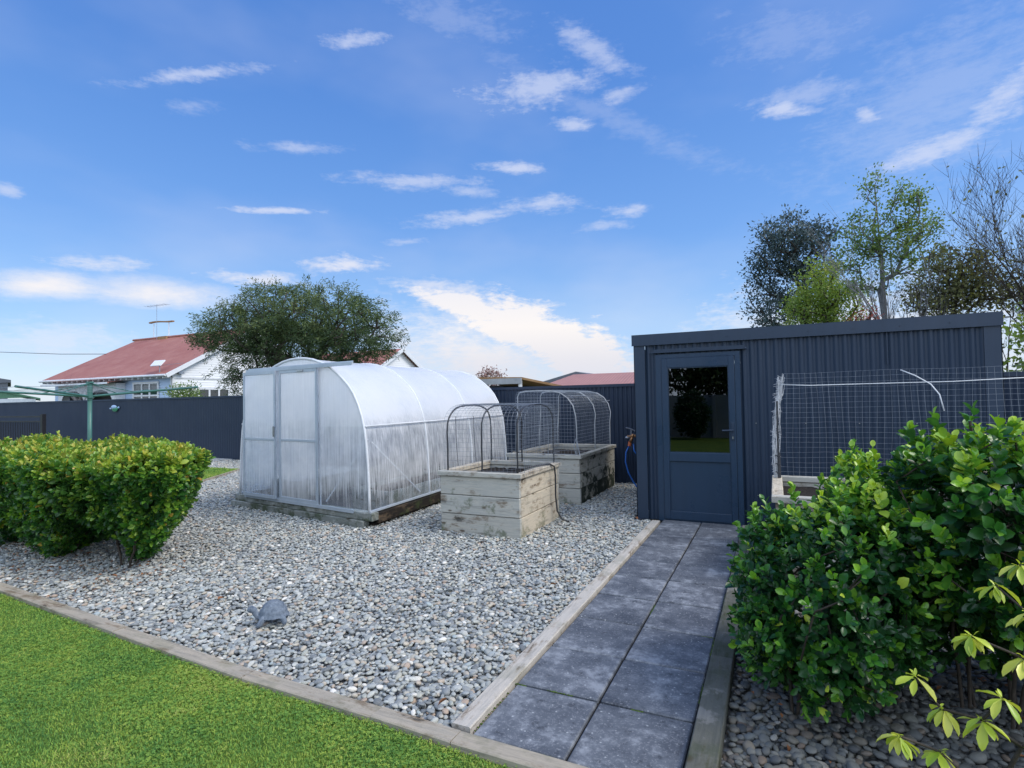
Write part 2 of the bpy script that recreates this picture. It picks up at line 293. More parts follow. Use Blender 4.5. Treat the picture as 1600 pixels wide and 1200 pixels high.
M['house_shade'] = simple('shaded_weatherboard', (.47, .60, .78), (.40, .53, .72), rough=.5, ns=1)  # white front wall, its bluish shade put into the colour
def roofmat(name, c1, c2, axis='X'):
    mt, N = newmat(name); v = oc(N); s = N.n('ShaderNodeSeparateXYZ', {0: v}).outputs
    rib = N.math('SINE', N.math('MULTIPLY', s[0 if axis == 'X' else 1], 2*math.pi/.16)); n = N.noise(v, .9, 6, .7); n2 = N.noise(v, 8, 4, .6)
    c = N.mix(N.mr(n, .35, .7), c1, c2); c = N.mix(N.mr(n2, .5, .8, 0, .4), c, tuple(x*.6 for x in c1))
    out(N, pbsdf(N, c, .6, rib, .5, .02)); return mt
M['redroof'] = roofmat('red_iron_roof', (.30, .105, .078), (.38, .17, .13))
M['pinkroof'] = roofmat('faded_red_roof', (.40, .20, .17), (.33, .16, .14))
M['greenroof'] = roofmat('green_roof', (.07, .19, .10), (.10, .25, .13))
M['darkroof'] = roofmat('dark_roof', (.10, .11, .13), (.14, .15, .17))
M['rust'] = simple('rust', (.34, .21, .10), (.24, .13, .06), rough=.9, ns=4)
M['stone'] = simple('painted_stone', (.085, .118, .165), (.27, .32, .385), rough=.85, ns=40, bs=.8, bd=.008)
M['pale'] = simple('pale_fence', (.36, .37, .35), (.28, .29, .28), rough=.8, ns=2)
M['ground'] = simple('earth', (.09, .11, .05), (.06, .08, .035), rough=.95, ns=.4)
M['concrete'] = simple('concrete', (.40, .41, .42), (.30, .31, .32), rough=.85, ns=3)

# ------------------------------------------------------------------ object helpers
def tag(o, label=None, cat=None, group=None, kind=None):
    if label: o['label'] = label
    if cat: o['category'] = cat
    if group: o['group'] = group
    if kind: o['kind'] = kind
    return o
def empty(name, loc, label, cat, group=None):
    o = bpy.data.objects.new(name, None); o.empty_display_size = .1; COL.objects.link(o); o.location = loc
    return tag(o, label, cat, group)
def root_loc(p):
    v = Vector((0, 0, 0))
    while p is not None: v = v + Vector(p.location); p = p.parent
    return v
def mesh_np(name, V, F, tn, mat, parent=None, loc=None, smooth=False):
    """F: list/array of index rows or list of tuples"""
    V = np.asarray(V, dtype=np.float64)
    org = np.array(root_loc(parent)) if parent is not None else np.array(loc if loc is not None else (0, 0, 0))
    me = bpy.data.meshes.new(name)
    me.vertices.add(len(V)); me.vertices.foreach_set('co', (V - org).astype(np.float32).ravel())
    if isinstance(F, list) and (len(F) == 0 or not isinstance(F[0], np.ndarray)):
        tot = np.array([len(f) for f in F], dtype=np.int32); flat = np.concatenate([np.asarray(f, dtype=np.int32) for f in F])
    else:
        tot = np.concatenate([np.full(a.shape[0], a.shape[1], dtype=np.int32) for a in F]); flat = np.concatenate([a.ravel() for a in F]).astype(np.int32)
    me.loops.add(len(flat)); me.loops.foreach_set('vertex_index', flat)
    me.polygons.add(len(tot)); st = np.concatenate([[0], np.cumsum(tot)[:-1]]).astype(np.int32)
    me.polygons.foreach_set('loop_start', st)
    me.update(calc_edges=True); me.validate()
    me.polygons.foreach_set('use_smooth', np.full(len(me.polygons), bool(smooth), dtype=bool))
    at = me.attributes.new('tone', 'FLOAT', 'POINT'); at.data.foreach_set('value', np.asarray(tn, dtype=np.float32))
    me.materials.append(M[mat]); me.update()
    o = bpy.data.objects.new(name, me); COL.objects.link(o)
    if parent is not None: o.parent = parent
    elif loc is not None: o.location = loc
    return o
class MB:
    def __init__(s, xf=None): s.v = []; s.f = []; s.t = []; s.xf = xf
    def add(s, vs, fs, t=None):
        b = len(s.v); t = random.random() if t is None else t
        for p in vs:
            s.v.append(tuple(s.xf(p)) if s.xf else tuple(p)); s.t.append(t)
        for f in fs: s.f.append(tuple(b+i for i in f))
    def box(s, a, b, t=None, ch=0.):
        """axis-aligned from corner a to corner b, optional chamfered long edges"""
        x0, y0, z0 = a; x1, y1, z1 = b
        if ch <= 0:
            s.add([(x0, y0, z0), (x1, y0, z0), (x1, y1, z0), (x0, y1, z0), (x0, y0, z1), (x1, y0, z1), (x1, y1, z1), (x0, y1, z1)],
                  [(3, 2, 1, 0), (4, 5, 6, 7), (0, 1, 5, 4), (1, 2, 6, 5), (2, 3, 7, 6), (3, 0, 4, 7)], t); return
        c = ch; vs = []
        for (X, Y, Z, dx, dy, dz) in [(x, y, z, sx, sy, sz) for x, sx in ((x0, 1), (x1, -1)) for y, sy in ((y0, 1), (y1, -1)) for z, sz in ((z0, 1), (z1, -1))]:
            vs += [(X, Y+dy*c, Z+dz*c), (X+dx*c, Y, Z+dz*c), (X+dx*c, Y+dy*c, Z)]
        import itertools
        idx = lambda i, j, k, w_: ((i*4+j*2+k)*3+w_)
        fs = []
        for i in (0, 1): fs.append([idx(i, 0, 0, 0), idx(i, 1, 0, 0), idx(i, 1, 1, 0), idx(i, 0, 1, 0)][::-1 if i == 0 else 1])
        for j in (0, 1): fs.append([idx(0, j, 0, 1), idx(0, j, 1, 1), idx(1, j, 1, 1), idx(1, j, 0, 1)][::-1 if j == 0 else 1])
        for k in (0, 1): fs.append([idx(0, 0, k, 2), idx(1, 0, k, 2), idx(1, 1, k, 2), idx(0, 1, k, 2)][::-1 if k == 0 else 1])
        for i in (0, 1):
            for j in (0, 1): fs.append([idx(i, j, 0, 0), idx(i, j, 1, 0), idx(i, j, 1, 1), idx(i, j, 0, 1)])
        for i in (0, 1):
            for k in (0, 1): fs.append([idx(i, 0, k, 0), idx(i, 1, k, 0), idx(i, 1, k, 2), idx(i, 0, k, 2)])
        for j in (0, 1):
            for k in (0, 1): fs.append([idx(0, j, k, 1), idx(1, j, k, 1), idx(1, j, k, 2), idx(0, j, k, 2)])
        for i in (0, 1):
            for j in (0, 1):
                for k in (0, 1): fs.append([idx(i, j, k, 0), idx(i, j, k, 1), idx(i, j, k, 2)])
        s.add(vs, fs, t)
    def quad(s, *p, t=None): s.add(p, [tuple(range(len(p)))], t)
    def tube(s, pts, r, seg=8, t=None, cap=True):
        P = [Vector(p) for p in pts]; n = len(P); rr = r if isinstance(r, (list, tuple)) else [r]*n
        up = None; vs = []
        for i, p in enumerate(P):
            d = (P[min(i+1, n-1)] - P[max(i-1, 0)]).normalized()
            if up is None:
                a = Vector((0, 0, 1)) if abs(d.z) < .9 else Vector((1, 0, 0)); up = a
            x = d.cross(up)
            if x.length < 1e-4: x = d.cross(Vector((0, 1, .1)))
            x.normalize(); y = x.cross(d).normalized(); up = y
            for k in range(seg):
                a = 2*math.pi*k/seg; vs.append(p + x*math.cos(a)*rr[i] + y*math.sin(a)*rr[i])
        fs = [(i*seg+k, i*seg+(k+1) % seg, (i+1)*seg+(k+1) % seg, (i+1)*seg+k) for i in range(n-1) for k in range(seg)]
        if cap: fs += [tuple(range(seg))[::-1], tuple((n-1)*seg+k for k in range(seg))]
        s.add(vs, fs, t)
    def cyl(s, a, b, r, seg=12, r2=None, t=None): s.tube([a, b], [r, r if r2 is None else r2], seg, t)
    def beam(s, a, b, w_, h_, t=None):
        """rectangular bar from a to b"""
        a = Vector(a); b = Vector(b); d = (b-a).normalized(); u = Vector((0, 0, 1)) if abs(d.z) < .95 else Vector((0, 1, 0))
        x = d.cross(u).normalized()*w_/2; y = x.cross(d).normalized()*h_/2
        s.add([a-x-y, a+x-y, a+x+y, a-x+y, b-x-y, b+x-y, b+x+y, b-x+y], [(0, 1, 2, 3), (7, 6, 5, 4), (0, 4, 5, 1), (1, 5, 6, 2), (2, 6, 7, 3), (3, 7, 4, 0)], t)
    def ball(s, c, r, seg=12, rings=8, sc_=(1, 1, 1), t=None):
        vs = []; 
        for i in range(rings+1):
            ph = math.pi*i/rings
            for k in range(seg):
                a = 2*math.pi*k/seg; vs.append((c[0]+r*sc_[0]*math.sin(ph)*math.cos(a), c[1]+r*sc_[1]*math.sin(ph)*math.sin(a), c[2]+r*sc_[2]*math.cos(ph)))
        fs = [(i*seg+k, (i+1)*seg+k, (i+1)*seg+(k+1) % seg, i*seg+(k+1) % seg) for i in range(rings) for k in range(seg)]
        s.add(vs, fs, t)
    def build(s, name, mat, parent=None, smooth=False, loc=None):
        o = mesh_np(name, s.v, s.f, s.t, mat, parent, loc, smooth)
        return o
def part(name, mat, parent, *boxes, ch=0., one=False):
    o = None
    if one:
        b = MB()
        for a, c in boxes: b.box(a, c, ch=ch)
        return b.build(name, mat, parent)
    for a, c in boxes:
        b = MB(); b.box(a, c, ch=ch); o = b.build(name, mat, parent)
    return o

def stamp(name, tv, tf, P, X, Y, Z, S, tn, mat, parent=None, loc=None, smooth=True):
    """place a template (verts tv, faces tf) at P with axes X,Y,Z (N,3) and scale S (N,3)"""
    tv = np.asarray(tv, float); n = len(P); k = len(tv)
    V = P[:, None, :] + (tv[None, :, 0:1]*S[:, None, 0:1])*X[:, None, :] + (tv[None, :, 1:2]*S[:, None, 1:2])*Y[:, None, :] + (tv[None, :, 2:3]*S[:, None, 2:3])*Z[:, None, :]
    off = (np.arange(n)*k)[:, None, None]
    F = []
    for L in (3, 4, 5, 6):
        q = [f for f in tf if len(f) == L]
        if q: F.append((np.array(q)[None]+off).reshape(-1, L))
    return mesh_np(name, V.reshape(-1, 3), F, np.repeat(tn, k), mat, parent, loc, smooth)
def unit(a): return a/np.maximum(np.linalg.norm(a, axis=-1, keepdims=True), 1e-9)
def frames(D, Nr):
    Y = unit(D); X = unit(np.cross(Y, Nr)); Z = np.cross(X, Y); return X, Y, Z
LEAF = ([(0, 0, 0), (-.36, .3, .10), (0, .3, 0), (.36, .3, .10), (-.47, .62, .10), (0, .62, -.03), (.47, .62, .10), (-.28, .88, .03), (0, .9, -.07), (.28, .88, .03), (0, 1, -.11)],
        [(0, 2, 1), (0, 3, 2), (1, 2, 5, 4), (2, 3, 6, 5), (4, 5, 8, 7), (5, 6, 9, 8), (7, 8, 10), (8, 9, 10)])
LEAF6 = ([(0, 0, 0), (-.5, .5, .06), (0, .5, -.02), (.5, .5, .06), (0, 1, -.05)], [(0, 2, 1), (0, 3, 2), (1, 2, 4), (2, 3, 4)])
def leaves(name, P, D, Nr, L, W, tn, mat, parent, tmpl=LEAF, loc=None):
    X, Y, Z = frames(D, Nr); S = np.stack([W, L, L], 1)
    return stamp(name, tmpl[0], tmpl[1], P, X, Y, Z, S, tn, mat, parent, loc)
def shoots(P, D, nl, L, spread=.75, step=.012, up=.0):
    """whorls of leaves round shoot tips; returns arrays for leaves()"""
    n = len(P); nl_ = nl; D = unit(D)
    a = unit(np.cross(D, rng.normal(size=(n, 3)))); b = np.cross(D, a)
    Ps, Ds, Ns, Ls, K = [], [], [], [], []
    ph0 = rng.uniform(0, 6.28, n)
    for k in range(nl_):
        ph = ph0 + k*2.4; f = k/nl_
        rad = np.cos(ph)[:, None]*a + np.sin(ph)[:, None]*b
        open_ = spread*(1-f*.75)+rng.uniform(-.12, .12, n)
        d = D*np.cos(open_*1.57)[:, None] + rad*np.sin(open_*1.57)[:, None]
        p = P + D*((f-.75)*nl_*step) + rng.normal(0, .004, (n, 3))
        nr = D*np.sin(open_*1.57)[:, None] - rad*np.cos(open_*1.57)[:, None] + rng.normal(0, .25, (n, 3))
        Ps.append(p); Ds.append(d+rng.normal(0, .12, (n, 3))); Ns.append(nr); Ls.append(L*rng.uniform(.55, 1.2, n)*(1-.35*f)); K.append(np.full(n, f))
    return np.concatenate(Ps), np.concatenate(Ds), np.concatenate(Ns), np.concatenate(Ls), np.concatenate(K)

def skeleton(trunk, targets, step=.25, wob=.04, pathw=.35, rng_=rng):
    nodes = [np.array(p, float) for p in trunk]; par = [-1]+list(range(len(trunk)-1)); dist = [0.]
    for i in range(1, len(nodes)): dist.append(dist[-1]+np.linalg.norm(nodes[i]-nodes[i-1]))
    top = nodes[-1]; T = np.asarray(targets, float); order = np.argsort(np.linalg.norm(T-nodes[len(nodes)//2], axis=1)); tips = []
    first = max(1, len(trunk)//3)
    for i in order:
        t = T[i]; A = np.array(nodes); d = np.linalg.norm(A-t, axis=1); c = d+np.array(dist)*pathw+np.where(A[:, 2] > t[2]+.15*d, .6*d, 0)
        c[:first] += 50
        j = int(np.argmin(c)); n = max(1, int(d[j]/step)); p0 = A[j].copy(); prev = j
        for k in range(1, n+1):
            p = p0+(t-p0)*k/n
            if k < n: p = p+rng_.normal(0, wob, 3)+np.array([0, 0, .12*d[j]*math.sin(math.pi*k/n)*(.5)])
            nodes.append(p); par.append(prev); dist.append(dist[prev]+np.linalg.norm(p-nodes[prev])); prev = len(nodes)-1
        tips.append(prev)
    cnt = np.zeros(len(nodes))
    for t in tips: cnt[t] += 1
    for i in range(len(nodes)-1, 0, -1): cnt[par[i]] += cnt[i]
    return nodes, par, cnt
def limbs(name, nodes, par, cnt, rt, rtip, expo, mat, parent, seg=6, loc=None):
    mx = cnt[0]; rad = rtip+(rt-rtip)*(np.maximum(cnt, .3)/mx)**expo
    b = MB()
    for i in range(1, len(nodes)):
        j = par[i]; rj = rad[j] if (cnt[j] < cnt[i]*1.8 or j == 0) else min(rad[j], rad[i]*1.25)
        b.tube([nodes[j], nodes[i]], [rj, rad[i]], seg if rad[i] > .02 else 4, cap=False)
    return b.build(name, mat, parent, smooth=True, loc=loc)
def blobpts(blobs, n, lo=.3, flat=1.):
    out_ = []
    vol = np.array([b[3]*b[4]*b[5] for b in blobs]); pr_ = vol/vol.sum()
    k = rng.choice(len(blobs), n, p=pr_); u = unit(rng.normal(size=(n, 3))); r = rng.uniform(lo**3, 1, n)**(1/3.)
    B = np.array(blobs); return B[k, :3]+u*r[:, None]*B[k, 3:6], u
def surfpts(blobs, n, rmin=.82, rmax=1.04, bumps=.12):
    """points near the outer surface of a union of ellipsoids with outward normals"""
    B = np.array(blobs); area = (B[:, 3]*B[:, 4]+B[:, 4]*B[:, 5]+B[:, 3]*B[:, 5]); k = rng.choice(len(B), n*2, p=area/area.sum())
    u = unit(rng.normal(size=(n*2, 3))); r = rng.uniform(rmin, rmax, n*2)
    lump = 1+bumps*(np.sin(u[:, 0]*7+k)+np.sin(u[:, 1]*6+2*k)+np.sin(u[:, 2]*8))/3
    P = B[k, :3]+u*(r*lump)[:, None]*B[k, 3:6]; nrm = unit(u/B[k, 3:6])
    inside = np.zeros(n*2, bool)
    for i, b in enumerate(B):
        q = np.linalg.norm((P-b[:3])/b[3:6], axis=1); inside |= (q < .78) & (k != i)
    P = P[~inside][:n]; nrm = nrm[~inside][:n]; return P, nrm

# ================================================================== SETTING
def sheet(name, poly, z, mat, kind='structure'):
    b = MB(); b.add([(x, y, z) for x, y in poly], [tuple(range(len(poly)))], .5); return tag(b.build(name, mat), kind=kind)
sheet('ground', [(-600, -300), (500, -300), (500, 900), (-600, 900)], -.06, 'ground')
EDGE = [(-10.5, 2.98), (-7.5, 2.58), (-5.89, 2.40), (-3.88, 2.25), (-2.59, 2.165), (-1.72, 2.15), (-1.28, 2.13), (-.3, 2.115), (.9, 2.10)]
LAWN = [(-1.2, -.9)]
sheet('lawn', [(-30, -7.2), (3.5, -7.2), (3.5, 2.02)]+[(x, y-.09) for x, y in EDGE[::-1]]+[(-30, 3.6)], -.012, 'turf')
FAR = [(-10.9, 8.75), (-9.75, 6.8), (-9.1, 5.6), (-9.6, 4.9), (-12, 4.4), (-30, 4.6), (-30, 8.75)]
sheet('gravel_bed', [(x, y) for x, y in EDGE]+[(4.5, 2.1), (4.5, 9.7), (-30, 11.9), (-30, 3.6)], -.03, 'gravel_base')
sheet('far_lawn', FAR, -.004, 'turf')
b = MB(); pts = [(-10.9, 8.75), (-9.75, 6.8), (-9.1, 5.6), (-9.6, 4.9)]
for p, q in zip(pts[:-1], pts[1:]): b.beam((*p, 0.0), (*q, 0.0), .04, .05)
tag(b.build('timber_edging', 'edgeX', loc=(-9.75, 6.8, 0)), 'thin timber strip between the far lawn and the gravel', 'edging')

# path of square pavers
b = MB()
ys = [2.14+.4805*k for k in range(11)]
for k in range(10):
    for (x0, x1) in ((-1.236, -.811), (-.801, -.370)):
        y0, y1 = ys[k]+.0065, min(ys[k+1], 6.79)-.0065
        if k == 9 and y1-y0 < .05: continue
        dz = random.uniform(-.002, .002)
        b.box((x0+random.uniform(0, .003), y0+random.uniform(0, .003), -.05), (x1-random.uniform(0, .003), y1, .006+dz), ch=.006)
tag(b.build('path', 'paver'), kind='structure')
b = MB(); b.box((-1.243, 2.14, -.055), (-.363, 6.74, -.012)); tag(b.build('path_bedding', 'joint'), kind='structure')
# moss in the joints
b = MB()
def mosspatch(x, y, l, wd, ang):
    n = 14; c, s_ = math.cos(ang), math.sin(ang)
    for i in range(n):
        u = (i/n-.5)*l; r = wd*random.uniform(.5, 1); b.ball((x+c*u+random.uniform(-.003, .003), y+s_*u+random.uniform(-.003, .003), .0), r, 6, 4, (1.2, 1, .6))
for x, y, l, a in [(-1.24, 2.35, .4, 1.57), (-1.14, 2.14, .22, 0), (-1.0, 2.625, .14, 0), (-1.22, 2.62, .07, 0), (-1.16, 2.14, .1, 0), (-.62, 2.62, .05, 0), (-.37, 3.45, .22, 1.57), (-.40, 3.58, .08, 0), (-.37, 2.9, .2, 1.57), (-.9, 2.14, .12, 0), (-.8, 3.9, .2, 1.57), (-.37, 4.3, .2, 1.57)]: mosspatch(x, y, l, .007, a)
tag(b.build('moss', 'moss', smooth=True), kind='stuff')

# timber edgings
def edging(name, segs, w_, mat, label, z1=.025):
    e = MB()
    for (a, c) in segs:
        a = Vector((*a, 0)); c = Vector((*c, 0)); d = (c-a).normalized(); nn = Vector((-d.y, d.x, 0))*w_/2
        a = a+d*.002; c = c-d*.002; ch = .005; zt = z1+random.uniform(-.003, .003)
        vs = []
        for p in (a, c):
            vs += [p-nn+Vector((0, 0, -.08)), p-nn+Vector((0, 0, zt-ch)), p-nn*(1-ch*2/w_)+Vector((0, 0, zt)), p+nn*(1-ch*2/w_)+Vector((0, 0, zt)), p+nn+Vector((0, 0, zt-ch)), p+nn+Vector((0, 0, -.08))]
        e.add(vs, [(0, 1, 7, 6), (1, 2, 8, 7), (2, 3, 9, 8), (3, 4, 10, 9), (4, 5, 11, 10), (0, 5, 4, 3, 2, 1), (6, 7, 8, 9, 10, 11)])
    return tag(e.build(name, mat, loc=(segs[0][0][0], segs[0][0][1], 0)), label, 'edging')
edging('timber_edging', [((-1.295, 2.15), (-1.295, 4.75)), ((-1.295, 4.75), (-1.297, 6.62))], .095, 'edge', 'pale weathered timber edging between path and pebbles, ending at the shed')
edging('timber_edging', [((-.295, 2.06), (-.300, 3.25)), ((-.300, 3.25), (-.303, 4.9)), ((-.303, 4.9), (-.305, 6.6))], .115, 'edged', 'shade-coloured timber edging between path and right-hand shrubs', .045)
segs = []
P_ = [(x, y-.045) for x, y in EDGE]
edging('timber_edging', list(zip(P_[:-1], P_[1:])), .092, 'edgeX', 'long grey-brown timber edging between front lawn and pebbles', .018)

# pebbles: one geometry-nodes object per bed
def pebbles(name, poly, dens, mat, smin, smax, zoff, seed, pmin=0):
    me = bpy.data.meshes.new(name); me.from_pydata([(x, y, 0) for x, y in poly], [], [tuple(range(len(poly)))]); me.materials.append(M[mat])
    o = bpy.data.objects.new(name, me); COL.objects.link(o); o.location = (0, 0, zoff)
    g = bpy.data.node_groups.new(name, 'GeometryNodeTree')
    g.interface.new_socket('Geometry', in_out='INPUT', socket_type='NodeSocketGeometry'); g.interface.new_socket('Geometry', in_out='OUTPUT', socket_type='NodeSocketGeometry')
    G = NT(g); gi = G.n('NodeGroupInput'); go = G.n('NodeGroupOutput')
    if pmin: dp = G.n('GeometryNodeDistributePointsOnFaces', {'Mesh': gi.outputs[0], 'Distance Min': pmin, 'Density Max': dens, 'Seed': seed}, distribute_method='POISSON')
    else: dp = G.n('GeometryNodeDistributePointsOnFaces', {'Mesh': gi.outputs[0], 'Density': dens, 'Seed': seed})
    def rv(t, a, b_, sd):
        nd = G.n('FunctionNodeRandomValue', data_type=t); A = [s for s in nd.inputs if s.enabled and s.name in ('Min', 'Max')]
        A[0].default_value = a; A[1].default_value = b_; [s for s in nd.inputs if s.name == 'Seed'][0].default_value = sd
        return [s for s in nd.outputs if s.enabled][0]
    ico = G.n('GeometryNodeMeshIcoSphere', {'Radius': 1., 'Subdivisions': 3})
    ss = G.n('GeometryNodeSetShadeSmooth', {0: ico.outputs[0]})
    nz = G.n('ShaderNodeTexNoise', {'Scale': .9}); of = G.n('ShaderNodeVectorMath', {0: nz.outputs['Color'], 1: (.5, .5, .5)}, operation='SUBTRACT')
    of2 = G.n('ShaderNodeVectorMath', {0: of.outputs[0], 1: (.55, .55, .55)}, operation='MULTIPLY')
    sp = G.n('GeometryNodeSetPosition', {'Geometry': ss.outputs[0], 'Offset': of2.outputs[0]})
    sm = G.n('GeometryNodeSetMaterial', {0: sp.outputs[0]}); sm.inputs['Material'].default_value = M[mat]
    u = rv('FLOAT', 0., 1., 3); pw = G.n('ShaderNodeMath', {0: u, 1: 2.6}, operation='POWER')
    sz = G.n('ShaderNodeMapRange', {0: pw.outputs[0], 1: 0., 2: 1., 3: smin, 4: smax})
    sh = rv('FLOAT_VECTOR', (.88, .66, .42), (1.30, .98, .66), 5)
    scl = G.n('ShaderNodeVectorMath', {0: sh, 'Scale': sz.outputs[0]}, operation='SCALE')
    ip = G.n('GeometryNodeInstanceOnPoints', {'Points': dp.outputs[0], 'Instance': sm.outputs[0], 'Rotation': rv('FLOAT_VECTOR', (-.38, -.38, 0), (.38, .38, 6.28), 8), 'Scale': scl.outputs[0]})
    ti = G.n('GeometryNodeTranslateInstances', {'Instances': ip.outputs[0], 'Translation': rv('FLOAT_VECTOR', (0, 0, -.014), (0, 0, .010), 9)})
    ti.inputs['Local Space'].default_value = False
    g.links.new(ti.outputs[0], go.inputs[0])
    md = o.modifiers.new('pebbles', 'NODES'); md.node_group = g
    return tag(o, kind='stuff')
PB = [(-8.5, 2.72), (-5.9, 2.42), (-3.88, 2.27), (-2.59, 2.19), (-1.36, 2.16), (-1.36, 6.7), (-1.6, 6.75), (-1.6, 9.45), (-8.6, 9.9), (-8.6, 5.3)]
pebbles('pebbles', PB, 1800, 'pebble', .011, .024, -.026, 1)
pebbles('pebbles', PB, 4000, 'pebble', .0120, .0245, -.008, 11, .0208)
pebbles('fine_pebbles', [(-8.6, 5.1), (-8.6, 9.9), (-17, 10.55), (-17, 8.8), (-10.95, 8.78), (-9.8, 6.8)], 1300, 'pebble', .014, .026, -.014, 4)
PD = [(-.22, 2.13), (2.2, 2.13), (2.2, 6.7), (-.22, 6.7)]
pebbles('shaded_pebbles', PD, 1400, 'pebble_dark', .013, .028, -.026, 2)
pebbles('shaded_pebbles', PD, 3000, 'pebble_dark', .0145, .031, -.008, 12, .0245)

# grass
def grass(name, n, samp, hmin, hmax, wd, kind='stuff'):
    P = samp(n); n = len(P)
    ph = rng.uniform(0, 6.28, n); lean = rng.uniform(.15, 1.0, n)
    D = np.stack([np.cos(ph)*lean, np.sin(ph)*lean, np.ones(n)], 1); Nr = np.stack([np.cos(ph), np.sin(ph), -lean], 1)+rng.normal(0, .3, (n, 3))
    H = rng.uniform(hmin, hmax, n)
    T = ([(-.5, 0, 0), (.5, 0, 0), (-.4, .55, .04), (.4, .55, .04), (0, 1, .22)], [(0, 1, 3, 2), (2, 3, 4)])
    X, Y, Z = frames(D, Nr); S = np.stack([np.full(n, wd)*rng.uniform(.7, 1.3, n), H, H], 1)
    return tag(stamp(name, T[0], T[1], P, X, Y, Z, S, rng.uniform(0, 1, n), 'grass', None, (0, 0, 0)), kind=kind)
ex = np.array([e[0] for e in EDGE]); ey = np.array([e[1] for e in EDGE])
def samp_front(n):
    x = rng.uniform(-6.4, -.2, n); y = rng.uniform(.75, 2.5, n); keep = y < np.interp(x, ex, ey)-.088
    keep &= (rng.uniform(0, 1, n) < np.clip(1.25-(-x-1)/7., .3, 1))
    return np.stack([x, y, np.full(n, -.014)], 1)[keep]
grass('grass', 360000, samp_front, .007, .021, .0032)
def samp_far(n):
    x = rng.uniform(-13.5, -9, n); y = rng.uniform(5.2, 8.75, n); xr = np.interp(y, [5.6, 6.8, 8.75], [-9.1, -9.75, -10.9]); k = x < xr
    return np.stack([x, y, np.full(n, -.006)], 1)[k]
grass('far_grass', 60000, samp_far, .02, .05, .008)
P = samp_front(170000); c_ = np.sin(P[:, 0]*3.1+1)*np.sin(P[:, 1]*5.3+P[:, 0]*2)+rng.normal(0, .35, len(P)); P = P[c_ > -.25]; n = len(P); P[:, 2] += rng.uniform(.010, .021, n)
CLV = ([(0, 0, 0)]+[(math.cos(a+b_)*r, math.sin(a+b_)*r, .18*r) for a in (0, 2.09, 4.19) for b_, r in ((-.55, .75), (0, 1), (.55, .75))], [(0, 1, 2, 3), (0, 4, 5, 6), (0, 7, 8, 9)])
Z = unit(np.array([0, 0, 1.])+rng.normal(0, .35, (n, 3))); X = unit(np.cross(Z, rng.normal(size=(n, 3)))); Y = np.cross(Z, X); s_ = rng.uniform(.0035, .0085, n)
tag(stamp('clover', CLV[0], CLV[1], P, X, Y, Z, np.stack([s_]*3, 1), rng.uniform(0, .9, n), 'grass', None, (0, 0, 0), False), kind='stuff')

# ================================================================== FENCES
def corrugated(x0, x1, y, z0, z1, pitch=.08, amp=.012, dirv=None, seg=6):
    b = MB(); n = max(2, int(abs(x1-x0)/pitch*seg)); dirv = dirv or (lambda s: (s, y)); vs = []
    for i in range(n+1):
        s_ = x0+(x1-x0)*i/n; ph = (s_-x0)/pitch*2*math.pi; w_ = amp*max(-.75, min(.75, math.cos(ph)))
        px_, py_ = dirv(s_); vs += [(px_, py_+w_, z0), (px_, py_+w_, z1)]
    b.add(vs, [(2*i, 2*i+2, 2*i+3, 2*i+1) for i in range(n)], .5); return b
def fline(x): return 9.5+(x+2.39)*(10.38-9.5)/(-13.1+2.39)
root = empty('corrugated_fence', (-8, 9.96, 0), 'long dark navy corrugated steel fence behind the greenhouse and garden beds', 'fence')
corrugated(-31, -1.45, 0, -.1, 1.66, .08, .012, lambda s: (s, fline(s)), 4).build('panel', 'fence', root)
b = MB(); b.beam((-31, fline(-31), 1.675), (-1.45, fline(-1.45), 1.675), .05, .05); b.build('top_rail', 'fence', root)
root = empty('corrugated_fence', (4.5, 8.94, 0), 'short run of dark corrugated fence to the right of the shed', 'fence')
corrugated(2.05, 9, 0, -.1, 1.66, .08, .012, lambda s: (s, 9.5), 4).build('panel', 'fence', root)
b = MB(); b.beam((2.05, 9.5, 1.68), (9, 9.5, 1.68), .05, .06); b.build('top_rail', 'fence', root)

# black metal gate at far left
root = empty('metal_gate', (-21.6, 9.3, 0), 'black metal railing gate in front of the dark fence at far left', 'gate')
part('post', 'black', root, ((-20.36, 9.25, -.05), (-20.24, 9.35, 1.27)))
part('top_rail', 'black', root, ((-24.5, 9.28, 1.17), (-20.36, 9.32, 1.215)), ((-24.5, 9.28, 1.02), (-20.36, 9.32, 1.06)))
part('bottom_rail', 'black', root, ((-24.5, 9.28, .06), (-20.36, 9.32, .11)))
for i in range(38): x = -20.45-i*.105; b = MB(); b.cyl((x, 9.3, .11), (x, 9.3, 1.02), .011, 6); b.build('baluster', 'black', root)
sheet('concrete_pad', [(-30, 8.76), (-13.2, 8.76), (-13.2, 10.35), (-30, 11.7)], -.002, 'concrete')

# ================================================================== SHED
sy = 6.78
sh = empty('garden_shed', (.2, sy, 0), 'dark navy corrugated steel garden shed with a half-glazed door', 'shed')
x0, x1, yb = -1.50, 1.93, 9.15
W = MB()
for (a, c, za, zb) in ((x0+.09, -1.285, 0, 2.09), (-1.285, -.345, 1.965, 2.09), (-.345, x1-.09, 0, 2.09)):
    q = corrugated(a, c, sy, za, zb, .082, .0115, None, 8); W.add(q.v, q.f, .5)
W.build('front_wall', 'navy', sh)
q = MB(); n = 190; vs = []
for i in range(n+1):
    y = sy+.02+(yb-sy-.02)*i/n; w_ = .009*max(-.75, min(.75, math.cos((y-sy)/.082*6.283))); vs += [(-1.52-w_, y, 0), (-1.52-w_, y, 2.08)]
q.add(vs, [(2*i+1, 2*i+3, 2*i+2, 2*i) for i in range(n)]); q.build('side_wall', 'navy', sh)
q = MB(); vs = [(x+3.47, y, z) for x, y, z in vs]; q.add(vs, [(2*i, 2*i+2, 2*i+3, 2*i+1) for i in range(n)]); q.build('side_wall', 'navy', sh)
